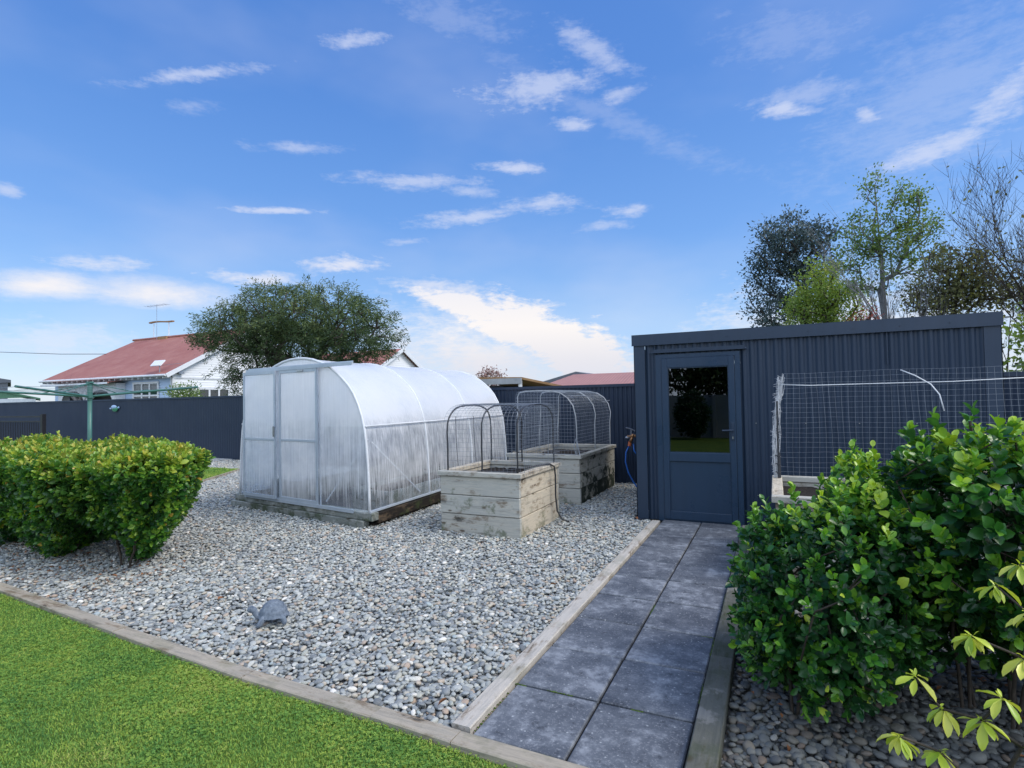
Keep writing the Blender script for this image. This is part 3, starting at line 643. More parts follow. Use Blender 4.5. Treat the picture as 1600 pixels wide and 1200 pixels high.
part('back_wall', 'navy', sh, ((x0, yb-.02, 0), (x1, yb, 1.95)))
part('corner_trim', 'navy_trim', sh, ((-1.545, sy-.018, 0), (-1.41, sy-.012, 2.09)), ((-1.545, sy-.018, 0), (-1.538, sy+.10, 2.09)), one=True)
part('corner_trim', 'navy_trim', sh, ((1.83, sy-.018, 0), (1.965, sy-.012, 2.09)), ((1.958, sy-.018, 0), (1.965, sy+.10, 2.09)), one=True)
b = MB(); b.box((-1.565, sy-.028, 2.085), (1.978, sy-.020, 2.212)); b.box((-1.565, sy-.040, 2.083), (1.978, sy-.028, 2.090)); b.box((-1.565, sy-.028, 2.2125), (1.978, sy+.12, 2.217))
b.build('fascia', 'navy_trim', sh)
for x in np.arange(-1.3, 1.95, .41): b = MB(); b.cyl((x, sy-.034, 2.14), (x, sy-.028, 2.14), .007, 8); b.build('screw', 'navy_trim', sh)
b = MB(); b.add([(-1.56, sy+.13, 2.19), (1.975, sy+.13, 2.19), (1.975, yb+.05, 2.0), (-1.56, yb+.05, 2.0)], [(0, 1, 2, 3)]); b.build('roof', 'navy', sh)
for x in np.arange(-.2, 1.8, .492):
    for z in (.35, 1.15): b = MB(); b.cyl((x, sy-.0165, z), (x, sy-.011, z), .006, 6); b.build('screw', 'steel', sh)
part('sheet_lap', 'navy_trim', sh, ((1.045, sy-.014, 1.75), (1.053, sy-.008, 2.085)))
part('interior_lining', 'interior', sh, ((-1.47, 9.0, 0), (1.9, 9.02, 1.9)), ((-1.47, 6.9, -.02), (1.9, 9.0, .0)))
# door
part('door_frame', 'navy_door', sh, ((-1.283, sy-.035, 0), (-1.216, sy+.05, 1.963)), ((-.404, sy-.035, 0), (-.346, sy+.05, 1.963)), ((-1.216, sy-.035, 1.918), (-.404, sy+.05, 1.963)), ((-1.216, sy-.030, 0), (-.404, sy+.05, .022)))
door = empty('door', (0, 0, 0), None, None); door.parent = sh
part('door_stile', 'navy_door', door, ((-1.213, sy-.048, .026), (-1.146, sy-.004, 1.915)), ((-.47, sy-.048, .026), (-.407, sy-.004, 1.915)), ch=.004)
part('door_rail', 'navy_door', door, ((-1.146, sy-.046, 1.803), (-.47, sy-.004, 1.915)), ((-1.146, sy-.046, .705), (-.47, sy-.004, .805)), ((-1.146, sy-.046, .026), (-.47, sy-.004, .122)), ch=.003)
part('door_panel', 'navy_door', door, ((-1.146, sy-.024, .122), (-.47, sy-.010, .705)))
part('glazing_bead', 'navy_door', door, ((-1.146, sy-.036, .805), (-1.136, sy-.026, 1.803)), ((-.480, sy-.036, .805), (-.47, sy-.026, 1.803)), ((-1.136, sy-.036, 1.793), (-.480, sy-.026, 1.803)), ((-1.136, sy-.036, .805), (-.480, sy-.026, .815)))
part('door_glass', 'glass', door, ((-1.140, sy-.024, .811), (-.476, sy-.020, 1.797)))
b = MB(); b.box((-.456, sy-.058, .955), (-.424, sy-.049, 1.16), ch=.003); b.cyl((-.44, sy-.058, 1.072), (-.44, sy-.095, 1.072), .011, 10)
b.tube([(-.44, sy-.092, 1.072), (-.48, sy-.098, 1.072), (-.55, sy-.096, 1.070)], [.011, .010, .009], 10); b.build('handle', 'navy_trim', door, smooth=False)
part('lock', 'steel', door, ((-.446, sy-.062, .975), (-.434, sy-.0585, 1.0)))
b = MB(); b.box((-1.335, sy-.052, 1.984), (-.275, sy-.012, 1.993)); b.cyl((-.29, sy-.055, 1.988), (-.275, sy-.055, 1.988), .014, 8); b.box((-1.31, sy-.012, 1.99), (-.30, sy-.0105, 2.03)); b.build('head_flashing', 'navy_trim', sh)

# ================================================================== GREENHOUSE
gA = np.array([-4.318, 5.191]); gu = np.array([-0.98672501, 0.1624]); gv = np.array([-0.05663797, 0.99839478])
def G_(p): q = gA+gu*p[0]+gv*p[1]; return (q[0], q[1], p[2])
gh = empty('greenhouse', (*(gA+gu*1.38+gv*2.), 0), 'tunnel-shaped polythene greenhouse with sliding door on a timber base', 'greenhouse')
ARC = [(0, .17), (.004, .36), (.012, .55), (.024, .75), (.045, .95), (.072, 1.13), (.115, 1.28), (.18, 1.43), (.265, 1.567), (.36, 1.67), (.467, 1.755), (.59, 1.84), (.72, 1.912), (.88, 1.972), (1.05, 2.018), (1.22, 2.042), (1.38, 2.05)]
ARC = ARC+[(2.76-a, z) for a, z in ARC[-2::-1]]
GL = 4.16
# base timbers
def gbox(a, c, name, mat, ch=.006):
    b = MB(G_); b.box(a, c, ch=ch); return b.build(name, mat, gh)
gbox((-.07, -.03, .075), (2.86, .10, .165), 'sill_beam', 'beam')
gbox((.06, -.06, -.06), (2.93, .06, .073), 'base_beam', 'beam')
gbox((-.06, .105, .03), (.06, GL+.05, .150), 'side_beam', 'beamd')
gbox((.0, .065, -.06), (.055, GL+.05, .028), 'side_beam', 'beamd')
gbox((2.72, .105, -.03), (2.84, GL+.05, .150), 'side_beam', 'beamd')
gbox((.06, GL-.05, -.05), (2.72, GL+.05, .150), 'base_beam', 'beam')
gbox((.07, .10, -.04), (2.7, GL-.06, .06), 'floor', 'mat_floor', 0)
b = MB(G_)
b.box((.75, .5, .06), (.79, GL-.2, .32)); b.box((.08, .5, .06), (.12, GL-.2, .32)); b.box((.12, .5, .06), (.75, .54, .32)); b.build('inner_bed', 'beam', gh)
b = MB(G_); b.box((.13, .55, .06), (.74, GL-.2, .27)); b.build('inner_bed_soil', 'soil', gh)
b = MB(G_); b.box((2.0, .5, .06), (2.04, GL-.2, .32)); b.box((2.04, .5, .06), (2.68, .54, .32)); b.build('inner_bed', 'beam', gh)
b = MB(G_); b.box((-.068, .02, .10), (-.062, .085, .16)); b.build('bracket', 'galv', gh); b = MB(G_); b.box((-.085, 1.72, .04), (-.062, 1.80, .13)); b.build('bracket', 'galv', gh)
b = MB(G_); b.box((-.03, -.012, .166), (.012, GL, .186)); b.build('side_sill', 'alu', gh)
b = MB(G_); b.box((.25, -.05, .145), (2.58, -.028, .185)); b.build('door_sill', 'alu', gh)
# hoops
def hoop(off, r, name='hoop', inset=0.):
    b = MB(); pts = [G_((a+(1.38-a)*inset, off, z)) for a, z in ARC]; b.tube(pts, r, 8); return b.build(name, 'whitehoop', gh, smooth=True)
for off, r in ((0.0, .017), (1.37, .014), (2.75, .014), (GL, .017)): hoop(off, r)
for (a, z) in ((.052, 1.175), (2.708, 1.175), (1.38, 2.035), (.78, 1.915), (1.98, 1.915)):
    b = MB(G_); b.tube([(a+.01, 0, z), (a+.01, GL, z)], .010, 6); b.build('purlin', 'whitehoop', gh, smooth=True)
# skin (inside the hoops)
def skin(lo, hi, name, a0=0, a1=len(ARC)):
    b = MB(); arc = ARC[a0:a1]; n = len(arc); m_ = 24; vs = []
    for j in range(m_+1):
        y = lo+(hi-lo)*j/m_; sag = .006*math.sin(math.pi*((y % 1.37)/1.37))
        for a, z in arc:
            k = 1.38-a; vs.append(G_((a+k*(.006+sag*.8)*.6, y, z-sag*(z > 1.3))))
    b.add(vs, [(j*n+i, j*n+i+1, (j+1)*n+i+1, (j+1)*n+i) for j in range(m_) for i in range(n-1)], .5)
    return b.build(name, 'film_side', gh, smooth=True)
skin(.012, GL-.012, 'cover')
def endwall(off, name, mat):
    b = MB(); n = len(ARC)//2+1; vs = []
    for i in range(n): a, z = ARC[i]; vs += [G_((a+.006, off, z)), G_((2.76-a-.006, off, z))]
    b.add(vs, [(2*i, 2*i+1, 2*i+3, 2*i+2) for i in range(n-1)], .5); return b.build(name, mat, gh)
# front end wall with a doorway between a=.95 and a=1.80
def frontwall():
    b = MB(); vs = []
    zs = [z for a, z in ARC[:17]]; as_ = [a for a, z in ARC[:17]]
    Zs = [.17+(1.9-.17)*i/20 for i in range(21)]; ai = [float(np.interp(z, zs, as_)) for z in Zs]
    for sgn in (0, 1):
        vs = []
        for z, a in zip(Zs, ai):
            p, q = (a+.006, .945) if sgn == 0 else (2.76-a-.006, 1.80); q = max(p, q) if sgn == 0 else min(q, p); vs += [G_((p, .004, z)), G_((q, .004, z))]
        b.add(vs, [(2*i, 2*i+1, 2*i+3, 2*i+2) for i in range(20)], .5)
    n = 12; vs = []
    for i in range(n+1):
        z = 1.9+(2.045-1.9)*i/n; a = float(np.interp(z, zs, as_)); vs += [G_((a+.006, .004, z)), G_((2.76-a-.006, .004, z))]
    b.add(vs, [(2*i, 2*i+1, 2*i+3, 2*i+2) for i in range(n)], .5)
    return b.build('end_wall', 'film_front', gh)
frontwall(); endwall(GL, 'end_wall', 'film_front')
b = MB(G_); b.tube([(.93, .02, .17), (.93, .02, 1.93)], .012, 6); b.tube([(1.81, .02, .17), (1.81, .02, 1.95)], .012, 6); b.tube([(.05, .02, 1.17), (.93, .02, 1.17)], .008, 6); b.tube([(1.81, .02, 1.17), (2.71, .02, 1.17)], .008, 6)
b.build('end_frame', 'whitehoop', gh)
b = MB(G_); b.tube([(.06, .045, 1.02), (.83, .03, .22)], .009, 6); b.build('brace', 'whitehoop', gh)
b = MB(G_); b.tube([(.06, .12, .98), (.06, 1.2, .22)], .009, 6); b.build('brace', 'whitehoop', gh)
# sliding door leaves on the top track
b = MB(G_); b.box((.245, -.052, 1.925), (2.53, -.020, 1.945)); b.box((.245, -.052, 1.905), (2.53, -.046, 1.925)); b.box((.25, -.018, 1.948), (2.52, -.012, 1.962)); b.build('door_track', 'alu', gh)
def leafdoor(a0, a1, y0, nm):
    d = empty(nm, (0, 0, 0), None, None); d.parent = gh
    b = MB(G_); w_ = .035
    b.box((a0, y0, .185), (a0+w_, y0+.022, 1.905)); b.box((a1-w_, y0, .185), (a1, y0+.022, 1.905)); b.box((a0+w_, y0, 1.865), (a1-w_, y0+.022, 1.905)); b.box((a0+w_, y0, .185), (a1-w_, y0+.022, .225)); b.box((a0+w_, y0, .965), (a1-w_, y0+.022, .990))
    b.build('door_frame', 'alu', d)
    b = MB(G_); b.quad((a0+w_, y0+.010, .225), (a1-w_, y0+.010, .225), (a1-w_, y0+.010, 1.865), (a0+w_, y0+.010, 1.865)); b.build('door_sheet', 'film_door', d)
    return d
d1 = leafdoor(1.775, 2.555, -.088, 'sliding_door'); d2 = leafdoor(.925, 1.74, -.045, 'sliding_door')
b = MB(G_); b.box((1.79, -.112, 1.02), (1.81, -.0885, 1.16), ch=.004); b.build('handle', 'steel', d1)
b = MB(G_); b.box((1.2, -.06, 1.872), (1.34, -.0455, 1.895)); b.build('roller', 'steel', d2)

# ================================================================== RAISED BEDS
def bed(loc_label, x0, x1, y0, y1, h, mx, my, nb=3, group='raised timber garden beds', inner=.05, skew=0.):
    r_ = empty('raised_bed', ((x0+x1)/2, (y0+y1)/2, 0), loc_label, 'garden bed', group)
    t = .045; hb = (h-.05)/nb
    for nm, mt, f in (('front_panel', mx, lambda k: ((x0, y0, k*hb+.002-.02*(k == 0)), (x1-.001, y0+t, (k+1)*hb-.005))), ('back_panel', mx, lambda k: ((x0, y1-t, k*hb+.002), (x1-.001, y1, (k+1)*hb-.005))),
                      ('side_panel', my, lambda k: ((x1-t, y0+t+.001, k*hb+.002-.02*(k == 0)), (x1, y1-t-.001, (k+1)*hb-.005))), ('side_panel', my, lambda k: ((x0, y0+t+.001, k*hb+.002), (x0+t, y1-t-.001, (k+1)*hb-.005)))):
        b = MB()
        for k in range(nb):
            a, c = f(k); j = random.uniform(-.003, .003); b.box((a[0]+j, a[1]+j, a[2]), (c[0]+j, c[1]+j, c[2]), ch=.005)
        b.build(nm, mt, r_)
    o = .028; z0, z1 = h-.052, h
    part('rim', mx, r_, ((x0-o, y0-o, z0), (x1+o, y0+.06, z1)), ((x0-o, y1-.06, z0), (x1+o, y1+o, z1)), ch=.005)
    part('rim', my, r_, ((x0-o, y0+.062, z0+.001), (x0+.06, y1-.062, z1-.001)), ((x1-.06, y0+.062, z0+.001), (x1+o, y1-.062, z1-.001)), ch=.005)
    # soil with an uneven surface
    n = 22; vs = []; b = MB()
    for i in range(n+1):
        for j in range(n+1):
            vs.append((x0+t+.001+(x1-x0-2*t-.002)*i/n, y0+t+.001+(y1-y0-2*t-.002)*j/n, h-.10+random.uniform(-.012, .014)))
    b.add(vs, [(i*(n+1)+j, (i+1)*(n+1)+j, (i+1)*(n+1)+j+1, i*(n+1)+j+1) for i in range(n) for j in range(n)]); b.build('soil', 'soil', r_, smooth=False)
    return r_
bedA = bed('smaller pale timber garden bed with black pipe hoops, nearest the camera', -3.435, -2.455, 5.345, 6.52, .675, 'woodXb', 'woodY')
bedB = bed('long timber garden bed with mossy dark side, behind the small one by the fence', -3.56, -2.47, 7.38, 9.22, .675, 'woodXb', 'woodYg')
bedC = bed('timber garden bed in front of the shed wall, half hidden by right shrubs', -.02, 2.05, 4.90, 6.15, .66, 'woodXb', 'woodY')

def wires(paths, r, name, mat, parent, seg=3):
    b = MB()
    for p in paths: b.tube(p, r, seg, cap=False)
    return b.build(name, mat, parent, smooth=True)
def archpts(w0, w1, z0, ztop, n=15, shoulder=.38):
    """super-ellipse arch profile (w,z) from foot to foot"""
    out_ = []; c = (w0+w1)/2; hw = (w1-w0)/2; zs = z0+(ztop-z0)*(1-shoulder); out_.append((w0, z0)); 
    for k in range(1, 3): out_.append((w0, z0+(zs-z0)*k/3))
    for k in range(n+1):
        a = math.pi*k/n; cs, sn = math.cos(a), math.sin(a); out_.append((c-hw*math.copysign(abs(cs)**.72, cs), zs+(ztop-zs)*abs(sn)**.72))
    for k in range(2, -1, -1): out_.append((w1, z0+(zs-z0)*k/3))
    return out_
def interp_arc(prof, step):
    P = np.array(prof); s = np.concatenate([[0], np.cumsum(np.linalg.norm(np.diff(P, axis=0), axis=1))]); q = np.arange(0, s[-1], step)
    return np.stack([np.interp(q, s, P[:, 0]), np.interp(q, s, P[:, 1])], 1)
# cage A : axis along X, hoops arch over Y
cA = empty('wire_cage', (-2.95, 5.93, .675), 'wire mesh tunnel on three black pipe hoops over the small bed', 'plant cage', 'wire plant cages')
prof = archpts(5.40, 6.47, .62, 1.40)
hx = [-3.37, -2.93, -2.50]
for i, x in enumerate(hx):
    b = MB(); b.tube([(x+random.uniform(-.004, .004), y, z) for y, z in prof], .0095, 8); b.build('hoop', 'blackpipe', cA, smooth=True)
q = interp_arc(prof, .05)
paths = [[(-3.40, y, z+.012) for y, z in []]]; paths = []
for y, z in q: paths.append([(-3.42+.0, y, z+.016), (-2.9, y+random.uniform(-.004, .004), z+.018+random.uniform(-.006, .006)), (-2.42, y, z+.016)])
for x in np.arange(-3.42, -2.41, .05): paths.append([(x+random.uniform(-.004, .004), y, z+.016) for y, z in prof])
wires(paths, .0015, 'mesh', 'galv', cA)
paths = []
for y in np.arange(5.42, 6.46, .05):
    zt = float(np.interp(y, [p[0] for p in prof[2:-2]], [p[1] for p in prof[2:-2]])); paths.append([(-2.425, y, .63), (-2.425, y, zt)])
for z in np.arange(.66, 1.38, .05):
    yy = [y for y in np.arange(5.40, 6.48, .01) if float(np.interp(y, [p[0] for p in prof[2:-2]], [p[1] for p in prof[2:-2]])) >= z]
    if yy: paths.append([(-2.425, yy[0], z), (-2.425, yy[-1], z+random.uniform(-.004, .004))])
wires(paths, .0015, 'end_mesh', 'galv', cA)
b = MB()
for x, y, l in [(-3.27, 5.42, .55), (-3.05, 5.44, .5)]:
    b.tube([(x, y, 1.28), (x+.01, y-.01, 1.0), (x+.03, y-.01, 1.28-l)], .003, 5)
b.build('tie_wire', 'blackpipe', cA)
# cage B : axis along Y, hoops arch over X
cB = empty('wire_cage', (-3.0, 8.3, .675), 'wire mesh tunnel on white pipe hoops over the mossy bed by the fence', 'plant cage', 'wire plant cages')
profB = [(-3.45, .62), (-3.45, .9), (-3.45, 1.25), (-3.448, 1.50), (-3.42, 1.555), (-3.3, 1.575), (-3.1, 1.58), (-2.9, 1.575), (-2.76, 1.545), (-2.65, 1.47), (-2.575, 1.36), (-2.54, 1.22), (-2.53, 1.05), (-2.53, .85), (-2.53, .62)]
for i, y in enumerate([7.46, 8.30, 9.16]):
    b = MB(); b.tube([(x+(.03 if z > 1.2 else 0)*math.sin(i), y+(.03*math.sin(x*5+i)), z) for x, z in profB], .0072, 8); b.build('hoop', 'greyhoop', cB, smooth=True)
q = interp_arc(profB, .05); paths = []
for x, z in q: paths.append([(x, 7.42, z+.012), (x+random.uniform(-.004, .004), 8.3, z+.012+random.uniform(-.008, .004)), (x, 9.2, z+.012)])
for y in np.arange(7.42, 9.2, .05): paths.append([(x+random.uniform(-.003, .003), y, z+.012) for x, z in profB])
for x in np.arange(-3.45, -2.55, .05):
    zt = float(np.interp(x, [p[0] for p in profB[2:-2]], [p[1] for p in profB[2:-2]])); paths.append([(x, 7.42, .64), (x, 7.42, zt)])
for z in np.arange(.68, 1.5, .05): paths.append([(-3.44, 7.42, z), (-2.54, 7.42, z)])
wires(paths, .0018, 'mesh', 'galv', cB)
b = MB(); b.tube([(-2.62, 7.5, 1.50), (-2.6, 8.0, 1.50), (-2.55, 8.3, 1.47), (-2.52, 8.75, 1.40), (-2.50, 9.1, 1.42)], .006, 6); b.tube([(-2.53, 7.44, .9), (-2.50, 7.42, .78), (-2.47, 7.40, .66)], .006, 6); b.tube([(-2.53, 7.44, .92), (-2.56, 7.41, .80), (-2.52, 7.40, .66)], .005, 6)
b.build('tie_wire', 'galv', cB)
# cage C: upright mesh at the back of the right-hand bed
cC = empty('wire_cage', (1.1, 6.1, .66), 'upright wire mesh panel with a crumpled end on the bed beside the shed', 'plant cage', 'wire plant cages')
paths = []
def wob(x, z): return 6.10+.02*math.sin(x*3)+.01*math.sin(z*9+x)
x_ = .10
while x_ < 2.35:
    paths.append([(x_+.012*math.sin(z*4+x_*9), wob(x_, z), z) for z in np.linspace(.66, 1.67, 8)]); x_ += .0535
for i, z in enumerate(np.arange(.66, 1.68, .0482)): paths.append([(x, wob(x, z), z+.004*math.sin(x*6+i)-.006*(x < .4)) for x in np.linspace(.0 if i % 3 else .08, 2.35, 12)])
wires(paths, .0011, 'mesh', 'galv', cC)
paths = []
for i in range(26):
    a = random.uniform(-.03, .035); c = random.uniform(-.05, .05)
    paths.append([(-.01+a*(1-t*.2)+.05*t**3*1.4+.012*math.sin(t*9+i)+random.uniform(-.006, .006), 6.02+c+random.uniform(-.01, .01), .64+t*(.98+random.uniform(-.12, .05))) for t in np.linspace(0, 1, 14)])
for i in range(60):
    t = random.uniform(.02, 1); z = .64+t; x = -.01+.06*t**3; a = random.uniform(.015, .05)
    paths.append([(x-a, 6.02+random.uniform(-.05, .05), z+random.uniform(-.03, .03)), (x+random.uniform(-.01, .01), 6.02, z), (x+a, 6.02+random.uniform(-.05, .05), z+random.uniform(-.03, .03))])
wires(paths, .0019, 'crumpled_mesh', 'whitehoop', cC)
b = MB(); b.tube([(.05, 6.0, 1.56), (.3, 6.0, 1.545), (.8, 6.0, 1.548), (1.4, 6.0, 1.55), (2.35, 6.0, 1.585)], .0045, 6)
b.tube([(1.02, 5.98, 1.665), (1.12, 5.95, 1.61), (1.22, 5.9, 1.53), (1.27, 5.86, 1.44), (1.29, 5.82, 1.30)], .0055, 6); b.build('bracing_wire', 'whitehoop', cC, smooth=True)
b = MB()
for z in (.70, .78, .86): b = MB(); b.box((.0, 5.95, z), (.02, 5.97, z+.015)); b.cyl((-.015, 5.96, z+.02), (.03, 5.955, z+.01), .006, 6); b.build('clip', 'blackpipe', cC)
b = MB(); b.tube([(.012, 5.96, .60), (.012, 5.96, .95), (.015, 5.97, 1.4)], .008, 8); b.tube([(.02, 5.97, .60), (.02, 6.02, .90)], .012, 8); b.build('post', 'blackpipe', cC)
b = MB(); b.tube([(-2.76, 5.60, .668), (-2.60, 5.75, .68), (-2.50, 5.95, .695), (-2.425, 6.15, .69), (-2.40, 6.22, .655), (-2.395, 6.24, .55), (-2.40, 6.25, .3), (-2.39, 6.27, .12), (-2.33, 6.28, .02), (-2.25, 6.27, .01)], .010, 8)
tag(b.build('irrigation_pipe', 'blackpipe', smooth=True, loc=(-2.40, 6.25, 0)), 'black irrigation pipe curling down the side of the small bed', 'pipe')
b = MB(); b.tube([(-3.62, 7.7, .01), (-3.62, 7.5, .30), (-3.60, 7.42, .60), (-3.50, 7.42, .71), (-3.38, 7.5, .66)], .010, 8)
tag(b.build('irrigation_pipe', 'blackpipe', smooth=True, loc=(-3.62, 7.7, 0)), 'black irrigation pipe rising behind the left corner of the mossy bed', 'pipe')

# ================================================================== TAP AND HOSE
tp = empty('garden_tap', (-1.62, 8.1, 0), 'brass garden tap standing beside the corner of the shed', 'tap')
b = MB(); b.cyl((-1.60, 8.15, 0), (-1.60, 8.15, .92), .012, 8); b.build('riser', 'galv', tp)
b = MB(); b.cyl((-1.60, 8.15, .93), (-1.98, 8.13, .885), .022, 10); b.cyl((-1.90, 8.13, .89), (-1.94, 8.13, .80), .02, 10, .026); b.ball((-1.90, 8.13, .90), .032); b.build('tap_body', 'brass', tp, smooth=True)
b = MB(); b.cyl((-1.92, 8.13, .90), (-1.92, 8.13, .99), .009, 8); b.tube([(-1.99, 8.10, 1.02), (-1.92, 8.13, 1.00), (-1.87, 8.15, .97)], .008, 8); b.cyl((-2.0, 8.12, .87), (-1.93, 8.13, .89), .017, 8); b.build('tap_handle', 'galv', tp)
b = MB(); b.cyl((-1.94, 8.13, .81), (-1.95, 8.13, .75), .026, 12); b.build('hose_connector', 'orange', tp)
b = MB(); b.tube([(-1.95, 8.13, .76), (-2.0, 8.12, .66), (-2.01, 8.11, .52), (-1.97, 8.11, .36), (-1.90, 8.13, .22), (-1.82, 8.15, .10), (-1.74, 8.2, .02), (-1.66, 8.3, .015)], .011, 8)
b.tube([(-1.90, 8.16, .78), (-1.89, 8.16, .68), (-1.84, 8.17, .60), (-1.76, 8.2, .56), (-1.66, 8.24, .55)], .011, 8)
tag(b.build('hose', 'bluehose', smooth=True, loc=(-1.82, 8.15, 0)), 'bright blue garden hose hanging from the tap by the shed corner', 'hose')

# ================================================================== TURTLE ORNAMENT
T0 = Vector((-3.06, 2.70, .01)); ang = R(222)
def TX(p):
    x, y, z = [c*1.20 for c in p]; return (T0.x+math.cos(ang)*x-math.sin(ang)*y, T0.y+math.sin(ang)*x+math.cos(ang)*y, T0.z+z)
tt = empty('turtle_ornament', T0, 'small blue-grey stone turtle ornament standing on the pebbles', 'garden ornament')
b = MB(TX); vs = []; nr, ns_ = 14, 36
for i in range(nr+1):
    ph = (math.pi/2)*i/nr
    for k in range(ns_):
        a = 2*math.pi*k/ns_; g = 1+.020*math.cos(a*18)*(i > 1)+.022*math.cos(ph*16)
        fl = 1+.10*(i/nr)**8
        vs.append((.072*math.sin(ph)*math.cos(a)*g*fl, .062*math.sin(ph)*math.sin(a)*g*fl, .036+.084*math.cos(ph)*g))
b.add(vs, [(i*ns_+k, (i+1)*ns_+k, (i+1)*ns_+(k+1) % ns_, i*ns_+(k+1) % ns_) for i in range(nr) for k in range(ns_)]); b.build('shell', 'stone', tt, smooth=True)
b = MB(TX); b.ball((0, 0, .036), .07, 20, 10, (1.0, .82, .26))
b.tube([(.055, 0, .034), (.080, 0, .042), (.094, 0, .058), (.098, 0, .074), (.112, 0, .083), (.128, 0, .078), (.133, 0, .075)], [.020, .0185, .016, .017, .020, .013, .004], 12)
for sx, sy_ in ((.048, .042), (.048, -.042), (-.046, .042), (-.046, -.042)): b.tube([(sx*.8, sy_*.8, .040), (sx*1.15, sy_*1.15, .028), (sx*1.35, sy_*1.25, .010), (sx*1.42+.008, sy_*1.3, .0)], [.02, .017, .013, .012], 10)
b.tube([(-.066, 0, .032), (-.085, 0, .022)], [.009, .002], 8); b.build('body', 'stone', tt, smooth=True)
b = MB(TX); b.ball((.116, .0125, .086), .0035, 8, 6); b.ball((.116, -.0125, .086), .0035, 8, 6); b.build('eyes', 'black', tt, smooth=True)

# ================================================================== CLOTHESLINE
cl = empty('rotary_clothesline', (-11.45, 5.97, 0), 'green metal rotary clothesline standing behind the left hedge', 'clothesline')
b = MB(); b.cyl((-11.45, 5.97, 0), (-11.45, 5.97, 1.60), .036, 14); b.build('pole', 'green_metal', cl, smooth=True)
b = MB(); b.cyl((-11.45, 5.97, 1.58), (-11.45, 5.97, 1.92), .042, 14); b.cyl((-11.45, 5.97, 1.63), (-11.45, 5.97, 1.68), .07, 14); b.box((-11.53, 5.94, 1.90), (-11.38, 6.0, 1.93)); b.build('head', 'green_metal', cl)
tips = []
va = math.atan2(.4272, .904)
for k, (a, L) in enumerate(((va+.10, 1.9), (va+math.pi+.10, 2.0), (va+1.65, 1.9), (va+1.65+math.pi, 1.7))):
    tip = (-11.45+math.cos(a)*L, 5.97+math.sin(a)*L, 1.80); mid = (-11.45+math.cos(a)*L*.45, 5.97+math.sin(a)*L*.45, 1.71); tips.append((a, L))
    b = MB(); b.cyl((-11.45+math.cos(a)*.05, 5.97+math.sin(a)*.05, 1.66), tip, .020, 8); b.build('arm', 'green_metal', cl)
    b = MB(); b.cyl((-11.45, 5.97, 1.90), mid, .009, 6); b.build('strut', 'green_metal', cl)
b = MB()
for f in (.55, .78, .98):
    for k in range(4):
        order = [0, 2, 1, 3]; a1, L1 = tips[order[k]]; a2, L2 = tips[order[(k+1) % 4]]
        b.tube([(-11.45+math.cos(a1)*L1*f, 5.97+math.sin(a1)*L1*f, 1.66+.14*f), (-11.45+math.cos(a2)*L2*f, 5.97+math.sin(a2)*L2*f, 1.66+.14*f)], .003, 4)
b.build('line_wire', 'galv', cl)

# small ornament on the far fence
M['orn_g'] = simple('green_glaze', (.06, .28, .14), (.03, .16, .09), rough=.3); M['orn_b'] = simple('pale_blue_glaze', (.45, .58, .75), (.25, .38, .6), rough=.3)
yo = fline(-19.4)-.03
orn = empty('wall_ornament', (-19.40, yo, 1.40), 'small blue and green oval ornament fixed to the dark fence', 'ornament')
b = MB(); b.ball((-19.40, yo-.02, 1.39), .16, 16, 8, (1, .25, .62)); b.build('shell', 'orn_g', orn, smooth=True)
b = MB(); b.ball((-19.42, yo-.04, 1.45), .12, 14, 8, (1.2, .25, .5)); b.ball((-19.19, yo-.03, 1.43), .05, 10, 6, (1, .4, .7)); b.ball((-19.62, yo-.03, 1.40), .05, 10, 6, (1, .4, .5)); b.build('top', 'orn_b', orn, smooth=True)

# ================================================================== HOUSES BEYOND THE FENCE
hs = empty('house', (-41, 28, 0), 'white weatherboard house, blue shade tinted into its front, with a long red iron roof', 'house')
XR, YF, YR, XL, YB = -34.16, 22.45, 28.27, -47.4, 34.1
ZE, ZR = 3.33, 6.83
def boards_x(xa, xb, y, za, zb, step=.155):
    b = MB(); z = za
    while z < zb-.01:
        z2 = min(z+step, zb); b.add([(xa, y-.022, z), (xb, y-.022, z), (xb, y, z2), (xa, y, z2), (xa, y, z), (xb, y, z)], [(0, 1, 2, 3), (4, 5, 1, 0)]); z = z2
    return b
boards_x(XL, XR, YF, 0, ZE+.05).build('front_wall', 'house_shade', hs)
b = MB(); z = 0.
slope = (ZR-ZE)/(YR-21.9)
while z < ZR-.2:
    z2 = z+.155; yq = lambda q_: max(YF, 21.87+(q_-ZE+.05)/slope); a1, a2 = yq(z), yq(z2); c1, c2 = min(YB, 2*YR-a1), min(YB, 2*YR-a2)
    b.add([(XR+.022, a1, z), (XR+.022, c1, z), (XR, c2, z2), (XR, a2, z2), (XR, a1, z), (XR, c1, z)], [(0, 1, 2, 3), (4, 5, 1, 0)]); z = z2
b.build('gable_wall', 'house_white', hs)
part('band_board', 'white', hs, ((XR+.024, YF, 3.18), (XR+.06, YB, 3.30)))
part('corner_board', 'white', hs, ((XR-.12, YF-.045, 0), (XR+.045, YF-.024, ZE)), ((XR+.024, YF-.045, 0), (XR+.045, YF+.12, ZE)))
part('back_wall', 'house_white', hs, ((XL, YB-.05, 0), (XR, YB, ZE)), ((XL, YF+.03, 0), (XL+.05, YB-.06, ZE)))
b = MB(); xr, xl = XR+.35, -48.1
b.add([(xl, 21.85, ZE+.05), (xr, 21.85, ZE+.05), (xr, YR, ZR+.05), (xl+.5, YR, ZR+.05), (xl, 21.85, ZE-.03), (xr, 21.85, ZE-.03), (xr, YR, ZR-.03), (xl+.5, YR, ZR-.03)], [(0, 1, 2, 3), (7, 6, 5, 4), (0, 4, 5, 1), (1, 5, 6, 2), (3, 7, 4, 0)])
